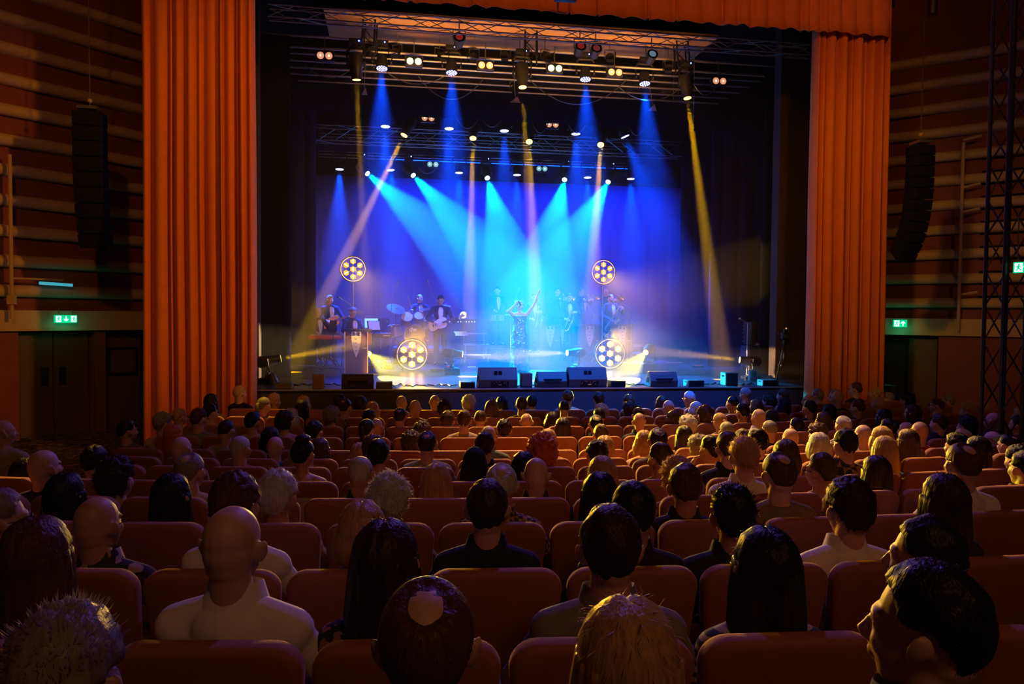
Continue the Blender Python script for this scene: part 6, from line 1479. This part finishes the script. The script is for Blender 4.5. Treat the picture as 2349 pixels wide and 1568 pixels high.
# (x, y of the top of the head, row, hair, colour, top, extra)
AUD = [
 # row 1
 (551, 885, 1, 'short', 'y', 'navy', ''), (630, 903, 1, 'wavy', 'y', 'beige', ''), (697, 907, 1, 'bob', 'y', 'beige', ''), (781, 905, 1, 'short', 'd', 'black', ''), (828, 908, 1, 'long', 'd', 'black', ''),
 (922, 907, 1, 'rim', 'n', 'beige', ''), (998, 906, 1, 'rim', 'n', 'beige', ''), (1076, 906, 1, 'curly', 'w', 'grey', ''), (1151, 909, 1, 'long', 'k', 'black', ''), (1220, 907, 1, 'short', 'k', 'black', ''), (1303, 895, 1, 'short', 'n', 'beige', ''),
 (1373, 899, 1, 'short', 'd', 'beige', ''), (1442, 905, 1, 'short', 'n', 'black', ''), (1519, 908, 1, 'bob', 'd', 'grey', 'gl'), (1581, 898, 1, 'short', 'w', 'striped', 'gl'), (1709, 889, 1, 'short', 'g', 'navy', 'gl'), (1762, 903, 1, 'curly', 'd', 'black', ''),
 (1795, 892, 1, 'short', 'n', 'black', ''), (1874, 892, 1, 'short', 'g', 'grey', 'gl'), (1914, 893, 1, 'short', 'g', 'black', 'gl'), (1962, 877, 1, 'short', 'n', 'black', 'gl'), (2007, 887, 1, 'bun', 'y', 'grey', ''), (2036, 900, 1, 'short', 'g', 'navy', ''),
 # row 2
 (486, 903, 2, 'long', 'k', 'black', ''), (606, 911, 2, 'pony', 'g', 'grey', ''), (694, 917, 2, 'long', 'k', 'black', ''), (793, 915, 2, 'crown', 'd', 'patterned', ''), (855, 921, 2, 'long', 'y', 'grey', ''), (953, 917, 2, 'rim', 'n', 'beige', ''),
 (1021, 917, 2, 'curly', 'd', 'beige', ''), (1128, 917, 2, 'long', 'n', 'grey', ''), (1197, 911, 2, 'short', 'd', 'brown', ''), (1294, 918, 2, 'buzz', 'd', 'beige', ''), (1379, 926, 2, 'curly', 'y', 'beige', ''), (1444, 921, 2, 'curly', 'd', 'brown', ''),
 (1533, 917, 2, 'rim', 'n', 'pink', ''), (1596, 921, 2, 'bob', 'w', 'grey', ''), (1680, 909, 2, 'buzz', 'k', 'navy', ''), (1734, 916, 2, 'bob', 'n', 'grey', ''), (1798, 912, 2, 'scarf', 'e', 'navy', ''), (1854, 904, 2, 'rim', 'g', 'white', ''), (1920, 896, 2, 'rim', 'n', 'black', 'gl'),
 (2014, 910, 2, 'rim', 'n', 'blue', ''), (2078, 899, 2, 'afro', 'k', 'brown', 'gl'), (2116, 914, 2, 'bob', 'g', 'navy', 'gl'), (2173, 905, 2, 'short', 'g', 'grey', 'gl'), (2256, 919, 3, 'rim', 'n', 'black', 'gl'),
 # row 3
 (413, 936, 3, 'bun', 'y', 'beige', 'gl'), (483, 926, 3, 'short', 'k', 'beige', ''), (668, 936, 3, 'bob', 'w', 'grey', 'gl'), (761, 932, 3, 'curly', 'g', 'navy', ''), (847, 940, 3, 'short', 'k', 'black', ''), (918, 936, 3, 'crown', 'd', 'black', ''),
 (1027, 944, 3, 'wavy', 'n', 'beige', ''), (1065, 942, 4, 'short', 'n', 'beige', ''), (1102, 941, 3, 'buzz', 'n', 'beige', ''), (1208, 947, 3, 'rim', 'n', 'beige', ''), (1268, 944, 3, 'bob', 'd', 'black', ''), (1374, 935, 3, 'buzz', 'd', 'black', ''), (1464, 934, 3, 'buzz', 'd', 'grey', ''),
 (1545, 941, 3, 'bob', 'n', 'grey', ''), (1616, 930, 3, 'curly', 'n', 'grey', ''), (1703, 926, 3, 'short', 'k', 'black', 'gl'), (1769, 940, 3, 'scarf', 'e', 'navy', ''), (1856, 918, 3, 'short', 'k', 'black', ''), (1901, 927, 3, 'long', 'k', 'black', ''), (1966, 917, 3, 'short', 'n', 'black', 'gl'), (2149, 913, 3, 'crown', 'n', 'blue', 'gl'), (2221, 922, 4, 'curly', 'y', 'black', ''), (2339, 936, 4, 'wavy', 'w', 'grey', ''),
 # row 4
 (374, 947, 4, 'wavy', 'g', 'beige', ''), (457, 937, 4, 'short', 'n', 'grey', 'gl'), (580, 944, 4, 'quiff', 'k', 'beige', ''), (653, 942, 4, 'curly', 'd', 'pink', ''), (864, 959, 4, 'rim', 'n', 'black', ''), (968, 966, 4, 'curly', 'n', 'black', ''), (1157, 963, 4, 'wavy', 'd', 'green', ''),
 (1291, 957, 4, 'long', 'd', 'black', ''), (1367, 952, 4, 'crown', 'k', 'navy', ''), (1466, 946, 4, 'rim', 'n', 'navy', ''), (1577, 952, 4, 'curly', 'w', 'white', ''), (1651, 947, 4, 'pony', 'y', 'grey', 'gl'), (1740, 937, 4, 'rim', 'n', 'white', ''), (1827, 959, 4, 'short', 'k', 'black', ''),
 (1888, 945, 4, 'bob', 'n', 'brown', ''), (2026, 937, 4, 'long', 'k', 'navy', 'gl'), (2093, 927, 4, 'long', 'd', 'black', ''), (2278, 945, 5, 'rim', 'k', 'black', 'gl'),
 # row 5
 (293, 964, 5, 'short', 'k', 'brown', ''), (399, 973, 5, 'long', 'r', 'brown', ''), (520, 963, 5, 'buzz', 'd', 'sage', ''), (621, 980, 5, 'bob', 'k', 'black', ''), (723, 966, 5, 'short', 'k', 'navy', ''), (842, 961, 5, 'pony', 'd', 'black', ''), (943, 988, 5, 'curly', 'n', 'grey', ''),
 (1379, 974, 5, 'short', 'n', 'beige', ''), (1569, 976, 5, 'long', 'd', 'grey', ''), (1667, 967, 5, 'buzz', 'g', 'beige', ''), (1765, 964, 5, 'buzz', 'g', 'black', ''), (1874, 970, 5, 'curly', 'n', 'brown', ''), (1934, 954, 5, 'crown', 'w', 'pink', ''), (2036, 960, 5, 'bun', 'k', 'navy', ''), (2078, 967, 5, 'rim', 'y', 'beige', ''), (2153, 950, 5, 'short', 'd', 'black', ''), (2216, 953, 5, 'curly', 'k', 'black', ''), (2334, 954, 5, 'short', 'k', 'olive', ''),
 # row 6
 (734, 1004, 6, 'long', 'n', 'navy', ''), (1121, 975, 6, 'rim', 'n', 'green', ''), (1257, 985, 6, 'short', 'y', 'beige', ''), (1387, 999, 6, 'long', 'y', 'beige', ''), (1478, 987, 6, 'bob', 'y', 'pink', ''), (1600, 997, 6, 'curly', 'g', 'grey', ''), (1704, 985, 6, 'short', 'n', 'white', ''), (1813, 981, 6, 'rim', 'n', 'black', ''), (1979, 973, 6, 'rim', 'n', 'beige', ''), (2022, 978, 7, 'bob', 'y', 'grey', ''), (2109, 966, 6, 'rim', 'n', 'red', ''), (2207, 983, 6, 'crown', 'y', 'beige', ''), (2275, 988, 6, 'balding', 'w', 'beige', ''),
 # row 7
 (417, 1000, 7, 'rim', 'w', 'beige', ''), (552, 1000, 7, 'buzz', 'w', 'red', ''), (632, 1000, 6, 'rim', 'g', 'teal', ''), (690, 1009, 7, 'long', 'y', 'black', ''), (826, 1015, 6, 'bob', 'y', 'brown', ''), (856, 1000, 7, 'wavy', 'n', 'brown', ''), (980, 990, 7, 'crown', 'd', 'sage', ''), (1112, 992, 7, 'short', 'd', 'black', ''), (1243, 998, 7, 'afro', 'r', 'brown', ''), (1370, 1012, 7, 'wavy', 'd', 'brown', ''),
 (1509, 982, 7, 'crown', 'd', 'brown', ''), (1629, 1000, 7, 'short', 'd', 'brown', 'gl think'), (1737, 984, 7, 'short', 'k', 'black', ''), (1802, 1008, 8, 'bob', 'n', 'grey', ''), (1878, 992, 7, 'bob', 'w', 'grey', ''), (2082, 984, 7, 'long', 'n', 'brown', 'gl'), (2193, 995, 7, 'wavy', 'k', 'black', ''), (2242, 1000, 8, 'long', 'k', 'black', ''), (2313, 995, 7, 'crown', 'k', 'blue', 'gl'),
 # row 8
 (8, 962, 7, 'rim', 'y', 'beige', 'think'), (62, 1050, 8, 'bob', 'k', 'black', ''), (220, 1023, 8, 'short', 'k', 'olive', ''), (695, 1007, 8, 'topknot', 'k', 'brown', 'bare'), (868, 1009, 8, 'short', 'k', 'red', ''), (1089, 1026, 8, 'scarf', 'e', 'black', 'gl'), (1201, 1036, 8, 'bob', 'k', 'black', ''), (1513, 1017, 8, 'short', 'n', 'striped', ''), (1669, 992, 8, 'short', 'n', 'black', 'gl'), (1938, 985, 8, 'short', 'k', 'plaid', 'gl'), (2029, 1000, 8, 'long', 'y', 'teal', ''), (2334, 1023, 8, 'wavy', 'k', 'black', ''),
 # row 9
 (103, 1030, 9, 'rim', 'n', 'black', ''), (270, 1050, 9, 'curly', 'd', 'blue', ''), (437, 1040, 9, 'crown', 'g', 'beige', ''), (827, 1047, 9, 'buzz', 'w', 'black', ''), (1002, 1063, 9, 'long', 'y', 'black', ''), (1230, 1048, 9, 'rim', 'y', 'black', ''), (1382, 1046, 9, 'long', 'y', 'black', 'wild'), (1553, 1049, 9, 'curly', 'y', 'brown', ''), (1706, 1006, 9, 'spiky', 'y', 'white', ''), (1882, 1040, 9, 'short', 'n', 'pink', 'gl'), (2010, 1045, 9, 'long', 'd', 'brown', ''), (2349, 1036, 9, 'short', 'k', 'patterned', ''),
 # row 10
 (152, 1085, 10, 'long', 'k', 'black', ''), (395, 1087, 10, 'long', 'k', 'black', ''), (637, 1083, 10, 'wavy', 'w', 'beige', ''), (893, 1089, 10, 'curly', 'w', 'beige', 'fluff'), (1150, 1065, 10, 'crown', 'w', 'checked', ''), (1376, 1083, 10, 'long', 'k', 'black', ''), (1572, 1066, 10, 'short', 'n', 'black', ''), (1786, 1039, 10, 'crown', 'n', 'olive', ''), (2208, 1018, 10, 'crown', 'n', 'white', ''),
 # row 11
 (5, 1125, 11, 'short', 'g', 'pink', 'gl'), (226, 1137, 11, 'rim', 'n', 'patterned', 'gl'), (541, 1090, 11, 'wavy', 'n', 'white', ''), (831, 1150, 11, 'bob', 'y', 'navy', ''), (1118, 1103, 11, 'short', 'd', 'navy', 'suit'), (1453, 1108, 11, 'short', 'k', 'black', ''), (1681, 1118, 11, 'spiky', 'k', 'black', ''), (1947, 1101, 11, 'wavy', 'd', 'white', ''), (2165, 1088, 11, 'long', 'd', 'black', ''),
 # row 12
 (85, 1186, 12, 'long', 'n', 'black', ''), (536, 1157, 12, 'rim', 'n', 'white', 'collar'), (885, 1192, 12, 'long', 'd', 'floral', ''), (1400, 1164, 12, 'short', 'd', 'grey', 'collar'), (1757, 1210, 12, 'long', 'k', 'striped', 'gl'), (2120, 1190, 12, 'short', 'k', 'blue', ''),
 # row 13
 (155, 1400, 13, 'spiky', 'g', 'black', ''), (980, 1335, 13, 'crown', 'n', 'teal', ''), (1440, 1376, 13, 'long', 'y', 'black', ''), (2122, 1297, 13, 'short', 'k', 'black', ''),
]
TILT = {(2208, 1018): 0.15}
HAIRTXT = dict(short='short {}', buzz='cropped {}', crown='thinning {}', balding='thinning {}', spiky='spiky {}', curly='curly {}', afro='bushy {}', wavy='wavy {}', bun='pinned-up {}', long='long {}', bob='bobbed {}', pony='tied-back {}', topknot='piled-up {}', quiff='swept-up {}')
CN = dict(k='black', d='dark-brown', n='brown', g='grey', w='white', y='blonde', r='red', e='dark')
def look_of(a):
    if a[3] == 'rim': s = 'bald person'
    elif a[3] == 'scarf': s = 'person in a dark headscarf'
    else: s = 'person with '+HAIRTXT[a[3]].format(CN[a[4]])+' hair'
    return s
FEM = ('long', 'bob', 'bun', 'scarf', 'pony', 'topknot')
_bt = {}; YAWS = [-70, -45, -20, 0, 20, 45, 70]
def aud_parts(fem, yaw, near, think, tilt=0.0):
    key = (fem, yaw, near, think, tilt)
    if key in _bt: return _bt[key]
    H = 1.70; k = H/1.78; J = joints(sit=True, H=H, shw=0.150 if fem else 0.178, lean=-0.06, hip=0.43)
    a = dict(er=Vector((.27 if not fem else .24, .06, .68)), wr=Vector((.14, .34, .63)), el=Vector((-.27 if not fem else -.24, .06, .68)), wl=Vector((-.14, .34, .63)))
    for q_ in ('shr', 'shl'): J[q_] = J[q_]-Vector((0, 0, 0.022))
    hr = hl = (Vector((0, 1, -.1)), Vector((0, .1, 1)), .5)
    if think: a['el'] = Vector((-.26, .26, .80)); a['wl'] = J['head']+Vector((-.12, .12, -.16)); hl = (Vector((.5, -.1, .9)), Vector((-.6, .6, .2)), 1.1)
    MH = Matrix.Translation(J['head']) @ Euler((tilt, 0, math.radians(yaw))).to_matrix().to_4x4() @ Matrix.Scale(1.0, 4)
    b = MB(); head_prims(b, MH, fem=fem)
    nr = 0.050 if fem else 0.061
    b.cyl(J['neck']-J['up']*0.07, MH @ Vector((0, -0.028, -0.05)), nr*1.04, nr*0.95, 16)
    torso_prims(b, J, 0.0)
    for s in ('r', 'l'):
        limb(b, [J['sh'+s], a['e'+s], a['w'+s]], [0.044, 0.038, 0.027]); h = hr if s == 'r' else hl
        hand(b, a['w'+s], h[0], h[1], 1 if s == 'l' else -1, h[2], .95)
        limb(b, [J['hip'+s], J['knee'+s], J['ank'+s]], [0.082, 0.056, 0.04]); limb(b, [J['ank'+s]-Vector((0, .02, .04)), J['toe'+s]], [.035, .03])
    me = remesh(b, 0.0065 if near else 0.0105, 3 if near else 2, 'person'); me.materials.append(SK['fair'])
    def cloth(collar):
        b = MB(); torso_prims(b, J, 0.013)
        for s in ('r', 'l'):
            if collar: limb(b, [J['sh'+s], a['e'+s]], [0.052, 0.052]); b.cyl(a['e'+s], Vector(a['e'+s]).lerp(a['w'+s], .92), 0.052, 0.038)
            else: limb(b, [J['sh'+s], Vector(J['sh'+s]).lerp(a['e'+s], .75)], [0.052, 0.057])
        if collar == 9:
            c = J['neck']+Vector((0, -0.012, 0)); b.cyl(c-J['up']*0.04, c+J['up']*0.015, 0.095, nr+0.024, 20); b.cyl(c-J['up']*0.01, c+J['up']*0.042, nr+.022, nr+.015, 24)
        else: b.cyl(J['neck']-J['up']*0.055, J['neck']-J['up']*0.008, 0.105, nr+0.022, 20)
        m_ = remesh(b, 0.008 if near else 0.013, 3, 'top'); m_.materials.append(TM['grey']); return m_
    def legs():
        b = MB()
        for s in ('r', 'l'): limb(b, [J['hip'+s], J['knee'+s], J['ank'+s]], [0.096, 0.074, 0.058])
        b.ball(J['pelvis']-J['up']*0.02, (J['shw']*0.86, 0.125, 0.11), J['R']); m_ = remesh(b, 0.018, 2, 'trousers'); m_.materials.append(TM['black']); return m_
    kl = ('L', fem); kc = ('C', fem, near, think)
    if kl not in _bt: _bt[kl] = legs()
    if kc not in _bt: _bt[kc] = (cloth(False), cloth(True))
    _bt[key] = (me, MH, J, _bt[kc], _bt[kl]); return _bt[key]
counts = {}
for a in AUD: counts.setdefault((a[2], look_of(a)), []).append(a[0])
TOPH = 1.0
rnd = random.Random(4)
people_xy = []; SEAM = []
gm = M_['shine']
SING = Vector((sg_.x, sg_.y, 0))
spec_far = {}
for idx, a in enumerate(AUD):
    px, py, row, hk, hc, top, ex = a
    x = on_y(px, py, rowY(row, 2)).x
    for _ in range(6):
        d = ray(px, py+0); yy = rowY(row, x)+0.17; t = yy/d.y; x = d.x*t
    p = d*t+CAM
    near = row >= 9; fem = hk in FEM
    face = math.degrees(math.atan2(-(SING.x-p.x), SING.y-p.y))+rnd.uniform(-7, 7)
    if row >= 9: face = face*0.85
    if px in (2120, 2122): face = 42
    if px in (1882, 1629, 1513): face = max(face, 24)
    if px == 226: face = -22
    if px in (8, 5): face = -55
    if px in (103, 270, 293, 483): face -= 14
    by = max(-18, min(18, face*0.4)); want = face-by
    yaw = min(YAWS, key=lambda q: abs(q-want)); by += (want-yaw)*0.8
    me, MH, J, (tee, collar), legs_ = aud_parts(fem, yaw, near, 'think' in ex, 0.12 if row >= 12 and 0 else 0.0)
    th = HT[hk]*0.75 if hk not in ('rim', 'crown', 'balding') else 0.004
    toph = J['head'].z+0.112+th; sc = 1.0*rnd.uniform(0.97, 1.04)*(1.03 if row >= 10 else 1.0)
    floor = ROWZ[row]; z = p.z-toph*sc
    cs = counts[(row, look_of(a))]; lab = look_of(a)
    if row >= 8 and len(cs) > 0: lab += ' in '+{'patterned': 'a patterned shirt', 'plaid': 'a plaid shirt', 'striped': 'stripes', 'floral': 'a floral top', 'checked': 'a checked shirt'}.get(top, top) if hk != 'scarf' else ''
    same = sorted([q[0] for q in AUD if q[2] == row and look_of(q) == look_of(a) and (row < 8 or q[5] == top)])
    lab += ', %s row from the stage' % ORDN[row]
    if len(same) > 1: lab += ', %s such from left' % ORDN[same.index(px)+1]
    lab = lab.replace('person', rnd.choice(['person']))
    body = link_obj('person', me, None, SK['fair' if rnd.random() < .8 else 'tan'])
    off = Vector((J['head'].x, J['head'].y, 0)); R = Matrix.Rotation(math.radians(by), 3, 'Z')
    body.location = Vector((p.x, p.y, z))-(R @ off)*sc; body.rotation_euler = (0, 0, math.radians(by)); body.scale = (sc, sc, sc)
    tag(body, lab, 'person', 'seated audience')
    del body['group']
    if 'bare' not in ex: link_obj('top', collar if ('collar' in ex or 'suit' in ex or (top in ('black', 'white', 'navy', 'checked', 'plaid') and not fem)) else tee, body, TM[top])
    else: link_obj('top', tee, body, TM['grey'], Matrix.Translation((0, 0, -0.09)))
    link_obj('trousers', legs_, body, TM['black' if idx % 2 else 'navy'])
    if ('collar' in ex or 'suit' in ex or (top in ('black', 'white', 'navy', 'checked', 'plaid', 'patterned') and not fem)) and row >= 4:
        kq = ('K', fem)
        if kq not in _bt:
            b = MB(); c = Vector((0, -0.016, J['neck'].z+0.010)); n_ = 28; vs = []; r0 = 0.061
            for dz, rr in ((-0.040, 0.108), (-0.012, 0.093), (0.038, 0.078), (0.043, 0.075), (0.039, 0.071), (-0.01, 0.074)):
                for i in range(n_): an = 2*math.pi*i/n_; vs.append(c+Vector((math.cos(an)*rr, math.sin(an)*rr*0.95, dz-0.018*max(0, math.sin(an)))))
            b.add(vs, [(j*n_+i, j*n_+(i+1) % n_, (j+1)*n_+(i+1) % n_, (j+1)*n_+i) for j in range(5) for i in range(n_)]); _bt[kq] = b.mesh('collar', 60); _bt[kq].materials.append(TM['white'])
        link_obj('collar', _bt[kq], body, TM['white' if top == 'checked' and 0 else top])
    seed = idx if row >= 9 else idx % 3
    Mh = MH @ Matrix.Scale(1.0, 4)
    if hk == 'afro' and row >= 7: Mh = MH @ Matrix.Scale(1.08, 4)
    if 'fluff' in ex: Mh = MH @ Matrix.Scale(1.03, 4)
    if hk != 'rim': link_obj('headscarf' if hk == 'scarf' else 'hair', get_hair(hk, seed, True, 1.6 if row >= 9 else 0.45), body, HC[hc if hk != 'rim' else 's'], Mh)
    if 'gl' in ex:
        if 'gl' not in spec_far: spec_far['gl'] = spectacles(body, MH).data
        else: link_obj('glasses', spec_far['gl'], body, None, MH)
    if px in (536, 1400, 1118, 1947, 541): SEAM.append((body, [c for c in COL.objects if c.parent == body and c.name.startswith('top')][0], top, J))
    people_xy.append((row, p.x, lab, toph, z-floor, px))

from mathutils.bvhtree import BVHTree
for body, tp, top, J in SEAM:      # yoke, sleeve seams and back pleat of the nearest shirts
    bv = BVHTree.FromPolygons([v.co for v in tp.data.vertices], [tuple(p_.vertices) for p_ in tp.data.polygons])
    def hit(x, z):
        h = bv.ray_cast(Vector((x, -1, z)), Vector((0, 1, 0))); return h[0]+Vector((0, -0.0005, 0)) if h[0] else None
    zt = J['shr'].z; b = MB()
    for path in ([(x*0.01, zt-0.085) for x in range(-17, 18)], [(0.010, zt-0.085-i*0.012) for i in range(22)], [(-0.010, zt-0.085-i*0.012) for i in range(22)],
                 [(0.165-0.0012*i, zt+0.01-i*0.012) for i in range(16)], [(-0.165+0.0012*i, zt+0.01-i*0.012) for i in range(16)]):
        pts = [q for q in (hit(*p_) for p_ in path) if q]
        if len(pts) > 3: b.tube(pts, 0.0016, n=5)
    if b.v: link_obj('seams', b.mesh('seams'), body, TM[top])

# seats
def seat_meshes():
    w, h0, h1, th = 0.50, 0.40, 0.95, 0.085
    pts = []; r = 0.075
    pts += [(-w/2+0.035, h0), (w/2-0.035, h0)]
    for i in range(7): t = i/6*math.pi/2; pts.append((w/2-r+r*math.cos(t), h1-r+r*math.sin(t)))
    for i in range(7): t = math.pi/2+i/6*math.pi/2; pts.append((-w/2+r+r*math.cos(t), h1-r+r*math.sin(t)))
    bm = bmesh.new(); f = bm.faces.new([bm.verts.new((x, 0, z+0.012*math.cos(x*5))) for x, z in pts])
    g = bmesh.ops.extrude_face_region(bm, geom=[f]); vs = [v for v in g['geom'] if isinstance(v, bmesh.types.BMVert)]
    bmesh.ops.translate(bm, verts=vs, vec=(0, th, 0)); bmesh.ops.recalc_face_normals(bm, faces=bm.faces)
    ed = [e for e in bm.edges if len(e.link_faces) == 2 and e.calc_face_angle(0) > 1.2]
    bmesh.ops.bevel(bm, geom=ed, offset=0.026, segments=3, affect='EDGES', profile=0.5)
    for v in bm.verts: v.co.y += -(v.co.z-h0)*0.20-0.045+0.0*v.co.x; v.co.y -= 0.35*(0.0625-v.co.x**2)*0.35
    me = bpy.data.meshes.new('backrest'); bm.to_mesh(me); bm.free(); me.shade_smooth(); me.set_sharp_from_angle(angle=math.radians(60)); me.materials.append(M_['seat'])
    c = MB(); c.box((0, 0.27, 0.41), (0.46, 0.46, 0.11), rot=(0.08, 0, 0), bev=0.03); cm = c.mesh('seat_cushion'); cm.materials.append(M_['seat'])
    s = MB(); s.box((0.265, 0.20, 0.60), (0.045, 0.40, 0.04), bev=0.015); am = s.mesh('armrest'); am.materials.append(M_['wood'])
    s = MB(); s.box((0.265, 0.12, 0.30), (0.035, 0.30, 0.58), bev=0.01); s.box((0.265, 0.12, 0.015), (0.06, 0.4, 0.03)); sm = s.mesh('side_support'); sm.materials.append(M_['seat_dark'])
    return me, cm, am, sm
SM = seat_meshes()
BOUND = {12: (1159, 1579), 11: (1290, 1590), 10: (1254, 1501), 9: (1308, 1502), 8: (1290, 1452), 7: (1319, 1451), 6: (1309, 1435), 5: (1322, 1433), 4: (1322, 1425), 3: (1338, 1424), 2: (1328, 1415), 1: (1340, 1416), 13: (1400, 2100)}
LEFT = {1: 505, 2: 425, 3: 392, 4: 325, 5: 258, 6: 268, 7: 185, 8: -60, 9: -60, 10: -120, 11: -120, 12: -150, 13: -100}
RIGHT = {1: 2110, 2: 2190, 3: 2300}
def row_x(row, px):
    x = 2.0
    for _ in range(8):
        d = ray(px, 1000); t = rowY(row, x)/d.y; x = d.x*t
    return x
nseat = 0
for row in range(1, 14):
    a_, b_ = row_x(row, BOUND[row][0]), row_x(row, BOUND[row][1])
    pitch = b_-a_ if row != 13 else 0.53
    kk = round(pitch/0.535) if row != 13 else 1
    pitch = pitch/max(1, kk); pitch = max(0.50, min(0.57, pitch))
    xl, xr = row_x(row, LEFT[row]), row_x(row, RIGHT.get(row, 2500))
    k0 = math.ceil((xl-a_)/pitch-0.3); k1 = math.floor((xr-a_)/pitch)
    n = 0
    for k in range(k0, k1):
        x = a_+(k+0.5)*pitch; n += 1
        y = rowY(row, x)
        if row == 13 and min(abs(q[1]-x) for q in people_xy if q[0] == 13) > 0.3: continue
        occ = [q for q in people_xy if q[0] == row and abs(q[1]-x) < pitch*0.5]
        if occ:
            lab = 'rust seat of the '+occ[0][2].replace(' row from the stage', ' row').replace(' such from left', ' from left').replace('person with ', '').replace(' hair', '-haired person')
        else: lab = 'empty rust seat, %s row from the stage, %s seat from the left end' % (ORDN[row], ORDN[min(n, 26)])
        o = bpy.data.objects.new('theatre_seat', None); COL.objects.link(o); o.empty_display_size = .1
        o.location = (x, y, ROWZ[row]); o.rotation_euler = (0, 0, math.atan((x-AX)/25))
        tag(o, lab, 'seat', None)
        sx = (pitch-0.012)/0.50 if pitch < 0.52 else 1.0
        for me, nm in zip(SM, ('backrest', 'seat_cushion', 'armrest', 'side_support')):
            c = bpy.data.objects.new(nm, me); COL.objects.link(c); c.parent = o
            if nm == 'backrest': c.scale = ((pitch-0.018)/0.50, 1, 1)
        nseat += 1
        if nm and row == 8 and occ and occ[0][5] == 695: 
            bl = MB(); bl.box((0, -0.165, 0.66), (0.44, 0.02, 0.40), rot=(0.2, 0, 0), bev=0.008); tag(bl.build('shawl', TM['beige'], None, loc=None, M=Matrix.Translation(o.location) @ o.rotation_euler.to_matrix().to_4x4()), 'pale shawl hung over the seat back of the piled-up hair person', 'shawl')
print('people', len(AUD), 'seats', nseat)
for q in people_xy:
    if abs(q[4]) > 0.16: print('ZDEV', q[0], q[5], round(q[4], 2))
